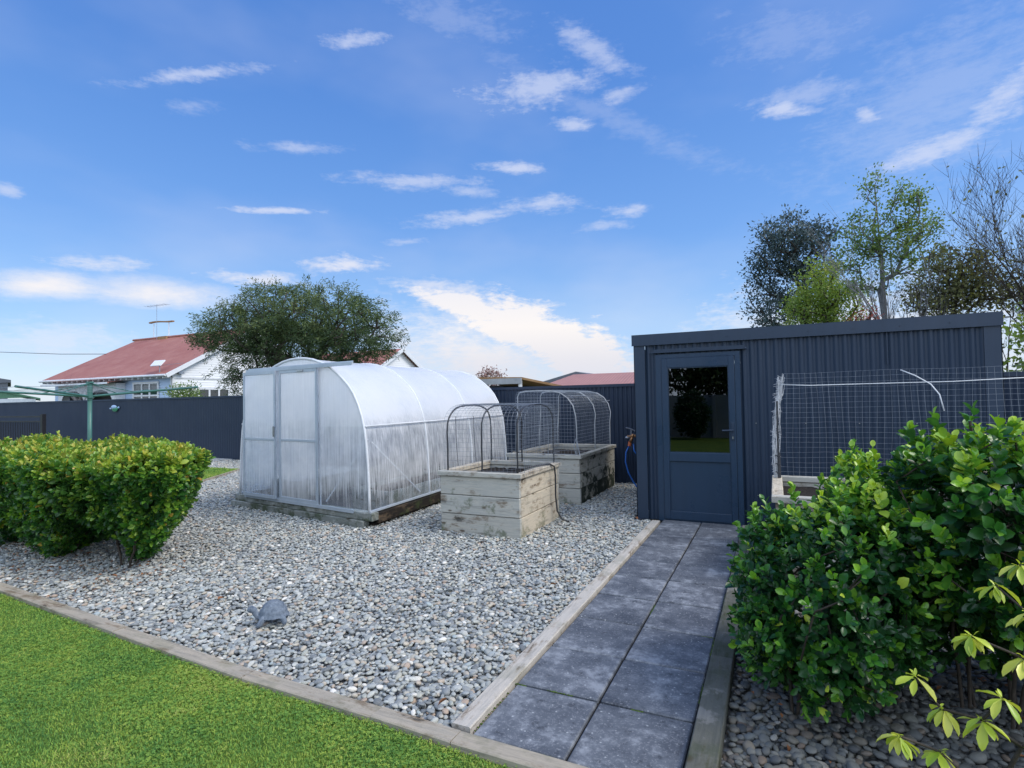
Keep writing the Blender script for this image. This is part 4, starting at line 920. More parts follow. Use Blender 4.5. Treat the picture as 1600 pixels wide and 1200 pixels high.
b.add([(xl+.5, YR, ZR+.05), (xr, YR, ZR+.05), (xr, 34.7, ZE+.05), (xl, 34.7, ZE+.05), (xl+.5, YR, ZR-.03), (xr, YR, ZR-.03), (xr, 34.7, ZE-.03), (xl, 34.7, ZE-.03)], [(0, 1, 2, 3), (7, 6, 5, 4), (1, 5, 6, 2), (2, 6, 7, 3), (3, 7, 4, 0)])
b.build('roof', 'redroof', hs)
b = MB(); b.beam((xr+.02, 21.85, ZE-.02), (xr+.02, YR, ZR-.02), .05, .26); b.build('bargeboard', 'white', hs); b = MB(); b.beam((xr+.02, 34.7, ZE-.02), (xr+.02, YR, ZR-.02), .05, .26); b.build('bargeboard', 'white', hs)
b = MB(); b.tube([(xl, 21.80, ZE+.02), (xr, 21.80, ZE+.02)], .075, 8); b.build('gutter', 'white', hs)
x = xl+.2
while x < XR: part('rafter_tail', 'white', hs, ((x, 21.88, ZE-.16), (x+.09, YF-.03, ZE-.04))); x += .62
b = MB(); b.tube([(-48.0, YR-.02, ZR+.09), (xr, YR-.02, ZR+.09)], .09, 6); b.build('ridge_cap', 'redroof', hs)
def window(parent, a, c, y, nsash, axis='Y'):
    def pt(u, d, z): return (u, y-d, z) if axis == 'Y' else (y+d, u, z)
    fr = MB(pt_ if False else None); (u0, z0), (u1, z1) = a, c; t = .14
    def bx(mb, ua, ub, da, db, za, zb):
        p, q = pt(ua, da, za), pt(ub, db, zb); mb.box(tuple(min(i, j) for i, j in zip(p, q)), tuple(max(i, j) for i, j in zip(p, q)))
    bx(fr, u0, u1, .03, .09, z1-t, z1); bx(fr, u0, u1, .03, .09, z0, z0+t); bx(fr, u0, u0+t, .03, .085, z0+t, z1-t); bx(fr, u1-t, u1, .03, .085, z0+t, z1-t)
    wd = (u1-u0-2*t)/nsash
    for k in range(1, nsash): bx(fr, u0+t+wd*k-.06, u0+t+wd*k+.06, .03, .075, z0+t, z1-t)
    zt = z0+(z1-z0)*.56; bx(fr, u0+t, u1-t, .03, .07, zt-.05, zt+.05)
    f = fr.build('window', 'white', parent); p = MB(); bx(p, u0+t, u1-t, .024, .034, z0+t, z1-t); p.build('pane', 'hglass', f); return f
window(hs, (-38.1, 1.0), (-35.4, 3.02), YF, 3)
window(hs, (24.1, .9), (26.5, 2.62), XR, 3, 'X')
# arched porch on the left
b = MB(); py_ = 21.4
def archwall(mb, xa, xb, zt, zb, cx_, r, yy, n=18):
    vs = []; 
    for i in range(n+1):
        a = math.pi*i/n; x = cx_-r*math.cos(a); z = zb+r*.62*math.sin(a); xo = xa+(xb-xa)*i/n; vs += [(x, yy, z), (xo, yy, zt)]
    mb.add(vs, [(2*i, 2*i+2, 2*i+3, 2*i+1) for i in range(n)]); mb.add([(xa, yy, 0), (cx_-r, yy, 0), (cx_-r, yy, zb), (xa, yy, zt)], [(0, 1, 2, 3)]); mb.add([(cx_+r, yy, 0), (xb, yy, 0), (xb, yy, zt), (cx_+r, yy, zb)], [(0, 1, 2, 3)])
archwall(b, -45.6, -42.3, 3.02, 1.75, -43.9, 1.35, py_+.4); archwall(b, -42.3, -39.0, 3.02, 1.75, -40.65, 1.35, py_+.4)
b.box((-45.7, py_+.42, 0), (-45.5, YF-.03, 3.0)); b.box((-39.1, py_+.42, 0), (-38.95, YF-.03, 3.0)); b.build('porch', 'white', hs)
b = MB(); b.add([(-46.6, py_-.2, 3.03), (-38.6, py_-.2, 3.03), (-38.6, YF, 3.18), (-46.6, YF, 3.18)], [(0, 1, 2, 3)]); b.box((-46.6, py_-.22, 2.97), (-38.6, py_-.18, 3.06)); b.build('porch_roof', 'redroof', hs)
part('porch_beam', 'white', hs, ((-46.5, py_-.25, 2.93), (-38.7, py_-.225, 3.05)))
part('porch_recess', 'interior', hs, ((-45.4, YF-.06, .3), (-39.2, YF-.03, 2.6)))
b = MB()
for x in (-45.45, -43.55):
    for y in (28.35,): b.cyl((x, y, 6.5), (x, y, 8.12), .035, 6)
vs = []
for i in range(13):
    t = i/12; z = 8.15+.07*math.sin(t*math.pi*1.5+.3)*(1-.4*t); vs += [(-45.95+2.95*t, 28.25, z), (-45.95+2.95*t, 28.45, z), (-45.95+2.95*t, 28.25, z+.10), (-45.95+2.95*t, 28.45, z+.10)]
b2 = MB(); b2.add(vs, [f for i in range(12) for f in ((4*i, 4*i+4, 4*i+6, 4*i+2), (4*i+2, 4*i+6, 4*i+7, 4*i+3), (4*i+1, 4*i+3, 4*i+7, 4*i+5), (4*i, 4*i+1, 4*i+5, 4*i+4))]+[(0, 2, 3, 1), (48, 49, 51, 50)])
chm = b2.build('chimney_cowl', 'rust', hs); b.build('cowl_post', 'white', chm)
part('chimney', 'rust', hs, ((-44.4, 28.0, 6.7), (-43.4, 28.7, 6.98)))
an = empty('aerial', (-44.6, 28.05, 6.8), 'thin television aerial on the ridge of the red-roofed house', 'aerial')
b = MB(); b.cyl((-44.6, 28.05, 6.6), (-44.6, 28.05, 9.55), .018, 6); b.build('mast', 'galv', an)
b = MB(); b.cyl((-45.9, 28.05, 9.52), (-43.2, 28.05, 9.48), .009, 4)
for i in range(7): x = -45.8+i*.4; b.cyl((x, 27.75, 9.5), (x, 28.35, 9.5), .008, 4)
b.build('antenna_bars', 'galv', an)
ds = empty('satellite_panel', (-35.0, 22.0, 3.4), 'flat white satellite panel on a stalk above the gutter', 'satellite dish')
b = MB(); b.cyl((-35.0, 22.2, 3.45), (-35.0, 22.2, 4.1), .03, 6); b.cyl((-35.0, 22.2, 4.0), (-33.9, 23.0, 4.15), .012, 4); b.build('stalk', 'galv', ds)
b = MB(); b.add([(-35.5, 21.9, 3.98), (-34.5, 21.9, 3.98), (-34.7, 22.35, 4.35), (-35.75, 22.35, 4.35), (-35.5, 21.94, 3.94), (-34.5, 21.94, 3.94), (-34.7, 22.39, 4.31), (-35.75, 22.39, 4.31)], [(0, 1, 2, 3), (7, 6, 5, 4), (0, 4, 5, 1), (1, 5, 6, 2), (2, 6, 7, 3), (3, 7, 4, 0)]); b.build('panel', 'white', ds)
part('floodlight', 'galv', hs, ((XR+.06, 22.9, 3.75), (XR+.25, 23.05, 3.9)), ((XR+.06, 22.7, 3.45), (XR+.3, 23.05, 3.55)))

h2 = empty('house', (-30, 36.4, 0), 'distant small gable with red roof behind the greenhouse top', 'house')
GX, gy, gz, ge, gw = -27., 36.35, 5.68, 4.2, 2.75
b = MB(); z = 0
while z < gz-.1:
    z2 = z+.155; hw = gw-.35 if z2 < ge else (gw-.35)*(gz-z2)/(gz-ge); hw = max(hw, 0)
    b.add([(GX+.02, gy-hw, z), (GX+.02, gy+hw, z), (GX, gy+hw, z2), (GX, gy-hw, z2)], [(0, 1, 2, 3)]); z = z2
b.build('gable_wall', 'house_white', h2); part('wall', 'house_white', h2, ((GX-8, gy-gw+.35, 0), (GX-.1, gy-gw+.5, ge-.1)), ((GX-8, gy+gw-.5, 0), (GX-.1, gy+gw-.35, ge-.1)))
b = MB()
for s_ in (-1, 1): b.add([(GX+.3, gy+s_*gw, ge-.05), (GX-9, gy+s_*gw, ge-.05), (GX-9, gy, gz), (GX+.3, gy, gz), (GX+.3, gy+s_*gw, ge-.11), (GX-9, gy+s_*gw, ge-.11), (GX-9, gy, gz-.06), (GX+.3, gy, gz-.06)], [(0, 1, 2, 3)[::s_], (7, 6, 5, 4)[::s_], (0, 3, 7, 4), (0, 4, 5, 1)])
b.build('roof', 'redroof', h2)
b = MB(); b.beam((GX+.33, gy-gw, ge-.12), (GX+.33, gy, gz-.07), .05, .30); b.build('bargeboard', 'white', h2); b = MB(); b.beam((GX+.33, gy+gw, ge-.12), (GX+.33, gy, gz-.07), .05, .30); b.build('bargeboard', 'white', h2)
part('attic_band', 'white', h2, ((GX+.03, gy-1.9, 4.0), (GX+.08, gy+1.9, 4.12)))

# low open shed and pink roof behind the right part of the fence
cp = empty('open_shelter', (-10, 20, 0), 'low open-sided shelter with rusty flat roof behind the fence', 'shelter')
b = MB(); b.add([(-11.6, 20, 2.42), (-9.0, 20, 2.34), (-7.1, 21.0, 1.86), (-10, 24, 1.9), (-11.6, 20, 2.33), (-9.0, 20, 2.25), (-7.1, 21.0, 1.78), (-10, 24, 1.82)], [(0, 1, 2, 3), (7, 6, 5, 4), (0, 4, 5, 1), (1, 5, 6, 2), (2, 6, 7, 3), (3, 7, 4, 0)]); b.build('roof', 'rust', cp)
part('fascia', 'concrete', cp, ((-11.6, 19.94, 2.08), (-9.0, 19.98, 2.31)))
b = MB(); b.cyl((-10.6, 20.05, 0), (-10.6, 20.05, 2.2), .06, 6); b.build('post', 'concrete', cp); b = MB(); b.cyl((-9.1, 20.05, 0), (-9.1, 20.05, 2.2), .08, 6); b.build('post', 'white', cp)
part('back_wall', 'interior', cp, ((-11.5, 22.0, 0), (-9.3, 22.1, 2.1)))
part('side_wall', 'pinkroof', cp, ((-9.0, 20.3, 0), (-7.4, 20.4, 1.8)))
bn = empty('barn', (-6, 27, 0), 'low building with a faded pink-red iron roof left of the shed', 'building')
b = MB(); b.add([(-11.2, 26, 1.95), (-1.0, 26, 1.95), (-1.0, 29, 2.78), (-9.95, 29, 2.78), (-1.0, 32, 1.95), (-11.2, 32, 1.95)], [(0, 1, 2, 3), (3, 2, 4, 5), (0, 3, 5)]); b.build('roof', 'pinkroof', bn)
part('wall', 'concrete', bn, ((-10.9, 26.2, 0), (-1.3, 31.8, 1.93)))
b = MB(); b.add([(-22, 52, 3.0), (-17.6, 52, 4.1), (-13, 52, 3.0), (-22, 62, 3.0), (-17.6, 62, 4.1), (-13, 62, 3.0)], [(0, 1, 4, 3), (1, 2, 5, 4), (0, 2, 1)]); o = empty('building', (-17.5, 52, 0), 'distant grey-blue gable roof between the shelter and pink roof', 'building'); b.build('roof', 'darkroof', o)
part('wall', 'concrete', o, ((-21.5, 52.3, 0), (-13.5, 61.7, 2.98)))
# green roof building and eave at far left
gb = empty('building', (-37, 16, 0), 'low building with a green sloping roof beyond the far left fence', 'building')
def deep(P, k): return [(x, y, z) for x, y, z in P]+[(x*k, y*k, z) for x, y, z in P]
b = MB(); b.add(deep([(-38.8, 15, 2.66), (-33.0, 15, 1.95), (-33.0, 15, 1.88), (-38.8, 15, 2.58)], 1.2), [(0, 1, 5, 4), (3, 2, 1, 0), (1, 2, 6, 5), (2, 3, 7, 6)]); b.build('roof', 'greenroof', gb)
b = MB(); b.add([(-38.8, 15.1, 2.54), (-34.2, 15.1, 2.0), (-38.8, 15.1, 2.0)], [(0, 2, 1)]); b.build('gable', 'greenroof', gb)
b = MB(); b.add(deep([(-39, 15.12, 0), (-33.7, 15.12, 0), (-33.7, 15.12, 1.93), (-39, 15.12, 1.99)], 1.15), [(0, 1, 2, 3), (1, 5, 6, 2), (3, 7, 4, 0), (5, 4, 7, 6)]); b.build('wall', 'white', gb)
ev = empty('building', (-68, 26, 0), 'dark-roofed building whose eave shows at the far left edge', 'building')
b = MB(); b.add(deep([(-70, 26, 4.9), (-62.1, 26, 4.02), (-62.1, 26, 3.80), (-70, 26, 3.80)], 1.2), [(0, 1, 5, 4), (3, 2, 1, 0), (1, 2, 6, 5), (2, 3, 7, 6)]); b.build('roof', 'darkroof', ev)
b = MB(); b.add(deep([(-70, 26.1, 0), (-62.9, 26.1, 0), (-62.9, 26.1, 3.78), (-70, 26.1, 3.78)], 1.15), [(0, 1, 2, 3), (1, 5, 6, 2), (3, 7, 4, 0), (5, 4, 7, 6)]); b.build('wall', 'darkroof', ev)
b = MB(); b.tube([(-70, 24, 6.75), (-59, 24, 6.23), (-50, 24.0, 5.6), (-44, 24, 5.3)], .02, 4); tag(b.build('power_line', 'black', loc=(-59, 24, 6.2)), 'thin black power line crossing the sky to the red roof', 'cable')

# ================================================================== TREES
def tree(name, label, trunk, blobs, ntips, rt, mat_bark, leafmat_, nleaf, Lm, Wr, clump, tones=(.2, .8), droop=0., group=None, tmpl=LEAF6, step=.3, wob=.06, rtip=.008, expo=.55, lo=.35, dirup=0.3):
    base = trunk[0]; r_ = empty(name, (base[0], base[1], 0), label, 'tree', group)
    T, u = blobpts(blobs, ntips, lo)
    nodes, par, cnt = skeleton(trunk, T, step, wob)
    limbs('trunk', nodes, par, cnt, rt, rtip, expo, mat_bark, r_)
    if nleaf:
        k = rng.integers(0, len(T), nleaf); ctone = rng.uniform(*tones, len(T)); C_ = T[k]
        P = C_+rng.normal(0, clump, (nleaf, 3))*np.array([1, 1, .75]); D = unit(rng.normal(size=(nleaf, 3))+np.array([0, 0, dirup-droop])+unit(P-C_)*.6); Nr = rng.normal(size=(nleaf, 3))+np.array([0, 0, 1.2])
        L = Lm*rng.uniform(.6, 1.3, nleaf); tn = np.clip(ctone[k]+rng.uniform(-.2, .2, nleaf), 0, 1)
        leaves('crown', P, D, Nr, L, L*Wr, tn, leafmat_, r_, tmpl)
    return r_
def bare(name, label, base, height, spread, r0, mat, leafm=None, nleaf=0, group=None, lean=(0, 0), levels=4, n0=6, fork=.35, seed=3):
    rr = random.Random(seed); r_ = empty(name, (base[0], base[1], 0), label, 'tree', group); b = MB(); tips = []
    def br(p, d, L, r, lv):
        n = 7; pts = [p]; rad = [r]; q = Vector(p); d = Vector(d).normalized(); curl = Vector((rr.uniform(-1, 1), rr.uniform(-.6, .6), 0))*.06
        for i in range(n):
            d = (d+curl+Vector((rr.uniform(-.05, .05), rr.uniform(-.05, .05), .05+rr.uniform(-.03, .04)))).normalized(); q = q+d*(L/n); pts.append(q.copy()); rad.append(r*(1-.75*(i+1)/n))
            if lv > 0 and i >= 1:
                for _ in range(1 if rr.random() < .8 else 2):
                    s_ = Vector((rr.uniform(-1, 1), rr.uniform(-1, 1), rr.uniform(-.1, .4))).normalized(); nd = (d+s_*rr.uniform(.45, .95)).normalized(); br(q, nd, L*rr.uniform(.38, .62), max(.0035, rad[-1]*.62), lv-1)
        b.tube(pts, rad, 5 if r > .02 else 3, cap=False)
        if lv == 0: tips.extend(pts[2:])
    top = Vector((base[0]+lean[0], base[1]+lean[1], fork*height)); mid = Vector((base[0]+lean[0]*.3, base[1], fork*height*.5))
    b.tube([(base[0], base[1], 0), mid, top], [r0*1.2, r0, r0*.85], 8)
    for i in range(n0):
        a = 6.283*i/n0+rr.uniform(-.4, .4); d = Vector((math.cos(a)*spread, math.sin(a)*spread*.6, 1)); br(top-Vector((0, 0, rr.uniform(0, .25)*fork*height)), d, height*(1-fork)*rr.uniform(.75, 1.05), r0*.5, levels-1)
    b.build('trunk', mat, r_, smooth=True)
    if nleaf:
        T = np.array([tuple(t) for t in tips]); k = rng.integers(0, len(T), nleaf); L = rng.uniform(.05, .09, nleaf)
        leaves('crown', T[k]+rng.normal(0, .03, (nleaf, 3)), rng.normal(size=(nleaf, 3))-np.array([0, 0, .3]), rng.normal(size=(nleaf, 3)), L, L*.6, rng.uniform(0, 1, nleaf), leafm, r_, LEAF6)
    return r_
# dense feathery tree behind the greenhouse
bl = [(-20.6, 17, 4.7, 2.3, 1.9, 1.0), (-18.6, 17, 5.2, 2.2, 2.0, 1.15), (-16.4, 17, 4.9, 2.1, 2.0, 1.15), (-14.6, 17, 4.2, 1.5, 1.7, 1.05), (-22.0, 17, 4.6, 1.3, 1.3, .75), (-18, 17, 3.9, 2.6, 1.8, .8), (-15.5, 17, 3.6, 1.8, 1.6, .8), (-20.3, 17, 3.2, 1.2, 1.2, 1.0), (-20.6, 17, 2.5, 1.0, 1.0, .7)]
r_ = tree('feathery_tree', 'wide dense dark green feathery tree behind the greenhouse', [(-17.8, 17, 0), (-18.0, 17, 1.0), (-18.3, 17, 1.9), (-18.9, 17, 2.8), (-19.6, 17, 3.6)], bl, 420, .26, 'bark', 'feather', 0, 0, 0, 0, lo=.55, step=.45, wob=.09, rtip=.012)
T, u = blobpts(bl, 1500, .70); ext = rng.uniform(0, 1, 1500) < .22; T[ext] += u[ext]*np.array([1, 1, .8])*rng.uniform(.1, .6, (ext.sum(), 1)); T = T[np.sin(T[:, 0]*2.1+1)*np.sin(T[:, 2]*2.7+T[:, 0])*np.sin(T[:, 1]*1.9) < .42] if False else T; ct = np.clip(rng.uniform(0, .75, 1500)+np.clip((T[:, 2]-4.2)*.16, -.15, .25), 0, 1)
nl = 60000; k = rng.integers(0, 1500, nl); sd_ = unit(rng.normal(size=(1500, 3))*np.array([1, 1, .5])+u*.7+np.array([0, 0, .15])); t_ = rng.uniform(-.5, 1, nl)
P = T[k]+sd_[k]*(t_*.42)[:, None]+rng.normal(0, .085, (nl, 3))-np.array([0, 0, 1])*(np.maximum(t_, 0)**2*.12)[:, None]
D = unit(sd_[k]*1.2+rng.normal(size=(nl, 3))*.6-np.array([0, 0, .45])); leaves('crown', P, D, rng.normal(size=(nl, 3)), rng.uniform(.09, .19, nl), rng.uniform(.022, .04, nl), np.clip(ct[k]+rng.uniform(-.15, .15, nl), 0, 1), 'feather', r_, LEAF6)
# trees right of / behind the shed
tree('gum_tree', 'dark blue-green tree, leftmost behind the shed roof', [(.75, 18, 0), (.8, 18, 1.8), (.95, 18, 3.2), (.9, 18, 4.3), (.8, 18, 5.2)],
     [(.55, 18, 5.9, .95, .9, 1.0), (1.1, 18, 5.5, .75, .8, .9), (.05, 18, 5.3, .7, .8, .6), (-.35, 18, 4.35, .6, .7, .5), (.2, 18, 3.9, .75, .8, .55), (.8, 18, 4.4, .7, .8, .5), (-.1, 18, 3.3, .5, .5, .4)],
     210, .12, 'bark', 'euca', 11000, .112, .42, .15, (.1, .8), group='trees behind the shed', step=.25, wob=.05, lo=.5)
tree('shrubby_tree', 'bright lime-green small tree in front of the gum tree', [(1.3, 15.2, 0), (1.3, 15.2, 1.8), (1.25, 15.2, 2.8), (1.2, 15.2, 3.5)],
     [(1.15, 15.2, 3.9, .62, .6, .75), (.85, 15.2, 3.35, .6, .6, .55), (1.45, 15.2, 3.5, .55, .6, .6), (1.2, 15.2, 4.5, .22, .25, .4)],
     130, .07, 'stem', 'lime', 8500, .072, .55, .13, (.2, .9), group='trees behind the shed', step=.2, wob=.04)
tree('slender_tree', 'tall sparse green tree with upright pale branches behind the shed', [(2.2, 14, 0), (2.2, 14, 1.8), (2.15, 14, 3.0), (2.12, 14, 4.4), (2.05, 14, 5.9)],
     [(2.05, 14, 5.9, .22, .2, .5), (2.5, 14, 5.35, .45, .4, .55), (2.9, 14, 4.9, .35, .4, .55), (1.75, 14, 4.9, .45, .45, .5), (1.55, 14, 4.4, .35, .4, .45), (2.3, 14, 4.6, .6, .5, .6), (2.75, 14, 4.2, .5, .5, .5), (2.0, 14, 3.9, .6, .5, .5), (3.05, 14, 5.3, .18, .2, .3)],
     170, .06, 'greybark', 'midgreen', 6500, .066, .6, .10, (.2, .95), group='trees behind the shed', step=.25, wob=.03, rtip=.006)
bare('bare_tree', 'pale grey twiggy leafless tree low behind the shed roof', (2.35, 13.2), 4.1, .85, .05, 'greybark', None, 0, 'trees behind the shed', levels=3, n0=7, fork=.52, seed=5)
tree('brown_tree', 'olive-brown tree with fading leaves behind the right of the shed', [(3.1, 13.5, 0), (3.1, 13.5, 1.9), (3.15, 13.5, 2.8), (3.25, 13.5, 3.3)],
     [(2.85, 13.5, 3.35, .5, .5, .45), (3.4, 13.5, 3.5, .55, .5, .6), (3.2, 13.5, 4.0, .5, .5, .4), (3.8, 13.5, 3.3, .5, .5, .6)],
     200, .05, 'stem', 'olive', 6500, .07, .6, .12, (.05, .9), group='trees behind the shed', step=.18, wob=.05)
tree('red_shrub', 'small red-leaved shrub just showing over the shed roof', [(1.5, 12.4, 0), (1.5, 12.4, 1.8), (1.52, 12.4, 2.5)],
     [(1.5, 12.4, 2.84, .32, .25, .16), (1.62, 12.4, 2.95, .10, .15, .16)], 40, .03, 'stem', 'redleaf', 420, .05, .4, .06, (0, 1), group='trees behind the shed', step=.15)
bare('bare_tree', 'tall leafless brown tree at the right edge, behind the fence', (4.6, 12.6), 4.5, .42, .07, 'bark', 'olive', 500, 'trees behind the shed', levels=4, n0=7, fork=.34, seed=11)
bare('bare_tree', 'smaller leafless brown tree leaning left of the tallest bare one', (3.7, 12.2), 3.5, .7, .04, 'bark', 'olive', 350, 'trees behind the shed', levels=3, n0=5, fork=.38, lean=(-.15, 0), seed=4)
tree('leafy_shrub', 'green leafy shrub behind the fence at the right edge', [(3.9, 11.6, 0), (3.9, 11.6, .8), (3.95, 11.6, 1.6)],
     [(3.85, 11.6, 2.2, .4, .4, .6), (4.3, 11.6, 1.9, .5, .4, .5), (3.4, 11.6, 1.6, .4, .4, .3)], 90, .05, 'bark', 'lime', 2600, .09, .6, .13, (0, .8), step=.2)
tree('pink_tree', 'faint pinkish treetop beyond the shelter roof', [(-12.6, 24, 0), (-12.6, 24, 2.0)], [(-12.5, 24, 2.5, .7, .5, .45)], 50, .05, 'bark', 'pinkleaf', 900, .12, .5, .15, (0, 1), step=.3)
bare('bare_tree', 'small distant leafless tree above the left fence', (-37.3, 19), 3.0, .9, .05, 'greybark', levels=3, n0=7, fork=.5, seed=9)
tree('small_tree', 'green bush top in front of the house window', [(-31.0, 21.3, 0), (-31.0, 21.3, 1.4)], [(-30.9, 21.3, 2.1, .8, .7, .5), (-32.2, 21.3, 2.3, .5, .4, .35)], 70, .05, 'bark', 'midgreen', 1500, .13, .5, .2, (0, .9), step=.3)

# ================================================================== SHRUBS
def inpoly(P, poly):
    x, y = P[:, 0], P[:, 1]; c = np.zeros(len(P), bool); j = len(poly)-1; dist = np.full(len(P), 9.)
    for i in range(len(poly)):
        xi, yi = poly[i]; xj, yj = poly[j]
        c ^= ((yi > y) != (yj > y)) & (x < (xj-xi)*(y-yi)/((yj-yi)+1e-12)+xi)
        dx, dy = xj-xi, yj-yi; t = np.clip(((x-xi)*dx+(y-yi)*dy)/(dx*dx+dy*dy), 0, 1); dist = np.minimum(dist, np.hypot(x-xi-t*dx, y-yi-t*dy)); j = i
    return c, dist
def shrub(label, stemxy, pts, nrm, nl, Lm, mat, nstem, zst, group, tones, top, rs=.021, wr=.62):
    r_ = empty('shrub', (stemxy[0][0], stemxy[0][1], 0), label, 'shrub', group)
    P, D, Nr, L, f = shoots(pts, nrm, nl, Lm, step=.010)
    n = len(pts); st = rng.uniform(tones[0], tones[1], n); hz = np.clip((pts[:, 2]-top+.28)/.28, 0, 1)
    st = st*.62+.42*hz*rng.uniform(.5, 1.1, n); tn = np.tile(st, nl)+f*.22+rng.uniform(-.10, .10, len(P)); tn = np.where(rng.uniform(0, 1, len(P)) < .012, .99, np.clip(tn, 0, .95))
    leaves('foliage', P, D, Nr, L, L*wr*rng.uniform(.85, 1.1, len(L)), tn, mat, r_)
    k = rng.choice(n, min(nstem, n), replace=False); T = pts[k]-nrm[k]*.04; b = MB(); sx = np.array(stemxy)
    near = np.argmin(((T[:, None, :2]-sx[None])**2).sum(2), axis=1)
    for i, (x, y) in enumerate(stemxy):
        Ti = T[near == i]
        if len(Ti) < 2: continue
        lean = Ti[:, :2].mean(0)-np.array([x, y]); tr = [(x, y, -.03), (x+lean[0]*.12, y+lean[1]*.12, zst*.5), (x+lean[0]*.3, y+lean[1]*.3, zst)]
        nodes, par, cnt = skeleton(tr, Ti, .11, .014, .25); limbs('stem', nodes, par, cnt, rs, .0024, .5, 'stem', r_, 6)
    return r_
def hedge_pts(poly, n, z0, z1, tp=.34):
    lo = np.min(poly, 0); hi = np.max(poly, 0); out_ = []; 
    P = np.stack([rng.uniform(lo[0], hi[0], n*10), rng.uniform(lo[1], hi[1], n*10), rng.uniform(z0, z1+.06, n*10)], 1); c, d = inpoly(P, poly)
    c2 = np.array(poly).mean(0); h = (P[:, 2]-z0)/(z1-z0)
    lump = .05*np.sin(P[:, 0]*5.1+1)+.04*np.sin(P[:, 1]*7+P[:, 0]*3)+.03*np.sin(P[:, 2]*9+P[:, 0]*4)
    taper = (1-np.clip(h, 0, 1))**1.5*tp; dside = d-taper-.03+lump*.8; dtop = z1+lump*.8-P[:, 2]-np.clip(.25-d, 0, 1)*.35; dbot = P[:, 2]-z0-.07*np.abs(np.sin(P[:, 0]*3.3))
    dd = np.minimum(np.minimum(dside, dtop), dbot+.05)
    keep = c & (dd > 0) & (rng.uniform(0, 1, n*10) < np.exp(-dd/.075)); P = P[keep][:n]; dside = dside[keep][:n]; dtop = dtop[keep][:n]
    cc = P-np.array([*c2, (z0+z1)/2]); side = unit(np.stack([cc[:, 0]*.5, cc[:, 1], cc[:, 2]*0], 1)); w_ = np.exp(-dtop/.1)[:, None]
    return P, unit(side*(1-w_*.8)+np.array([0, 0, 1])*(w_*1.0+.35)+rng.normal(0, .35, P.shape))
HG = 'clipped shrubs of the left hedge'
for lab, poly, st, n, z0, z1, tp in (
    ('right-hand clipped yellow-green shrub nearest the greenhouse, low to the pebbles', [(-4.62, 3.1), (-4.85, 2.72), (-5.9, 2.6), (-6.2, 3.3), (-6.5, 4.15), (-5.2, 4.0)], [(-5.36, 3.12), (-5.40, 3.14), (-5.44, 3.17), (-5.40, 3.2), (-5.48, 3.13)], 2900, -.02, 1.05, .54),
    ('middle clipped yellow-green shrub with bare forked stems showing', [(-5.85, 2.66), (-7.1, 2.6), (-7.5, 4.35), (-6.4, 4.2)], [(-6.55, 3.1), (-6.60, 3.15), (-6.68, 3.12), (-6.5, 3.25)], 2600, -.02, 1.06, .36),
    ('clipped yellow-green shrub cut off by the left edge of the photo', [(-7.0, 2.62), (-9.4, 2.7), (-9.4, 4.3), (-7.4, 4.35)], [(-7.45, 3.3), (-7.52, 3.35), (-7.6, 3.3), (-8.5, 3.4)], 2300, .0, 1.04, .36)):
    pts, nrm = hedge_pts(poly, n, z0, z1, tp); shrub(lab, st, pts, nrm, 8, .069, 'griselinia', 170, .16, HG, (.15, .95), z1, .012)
BG = 'glossy green shrubs to the right of the path'
def sprigs(pts, nrm, n, zmin, hgt):
    k = np.where(pts[:, 2] > zmin)[0]; k = rng.choice(k, n, replace=False)
    return np.concatenate([pts, pts[k]+np.array([0, 0, 1.])*rng.uniform(.02, hgt, (n, 1))+rng.normal(0, .01, (n, 3))]), np.concatenate([nrm, np.tile([[0., 0., 3.]], (n, 1))])
bl = [(-.02, 3.25, .42, .24, .46, .42), (.24, 3.15, .50, .34, .56, .50), (.10, 2.95, .34, .28, .34, .30), (.42, 3.35, .62, .30, .55, .48)]
pts, nrm = surfpts(bl, 1500, .45, 1.03, .16); k = pts[:, 2] > .05; pts, nrm = pts[k], nrm[k]; pts, nrm = sprigs(pts, nrm, 90, .75, .065)
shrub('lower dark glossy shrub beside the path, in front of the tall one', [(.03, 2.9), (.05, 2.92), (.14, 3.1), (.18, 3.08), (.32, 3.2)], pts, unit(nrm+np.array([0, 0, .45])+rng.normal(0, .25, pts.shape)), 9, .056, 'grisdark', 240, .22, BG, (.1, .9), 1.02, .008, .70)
bl = [(.78, 3.2, .93, .34, .50, .40), (1.2, 3.3, .90, .50, .6, .45), (1.0, 3.05, .72, .42, .45, .36), (1.8, 3.5, .85, .6, .7, .5), (.72, 3.5, .72, .35, .5, .4), (.95, 3.5, .50, .55, .5, .36), (1.5, 3.5, .5, .6, .5, .36)]
pts, nrm = surfpts(bl, 2100, .4, 1.03, .14); k = pts[:, 2] > .16; pts, nrm = pts[k], nrm[k]; pts, nrm = sprigs(pts, nrm, 150, 1.05, .05)
shrub('taller glossy shrub with bright new leaves at the right edge', [(.74, 3.22), (.77, 3.24), (.80, 3.28), (.95, 3.35), (.98, 3.38), (1.2, 3.4), (1.23, 3.38), (.88, 3.1), (.90, 3.12)], pts, unit(nrm+np.array([0, 0, .5])+rng.normal(0, .25, pts.shape)), 9, .070, 'grisdark', 260, .35, BG, (.1, .95), 1.30, .008, .70)

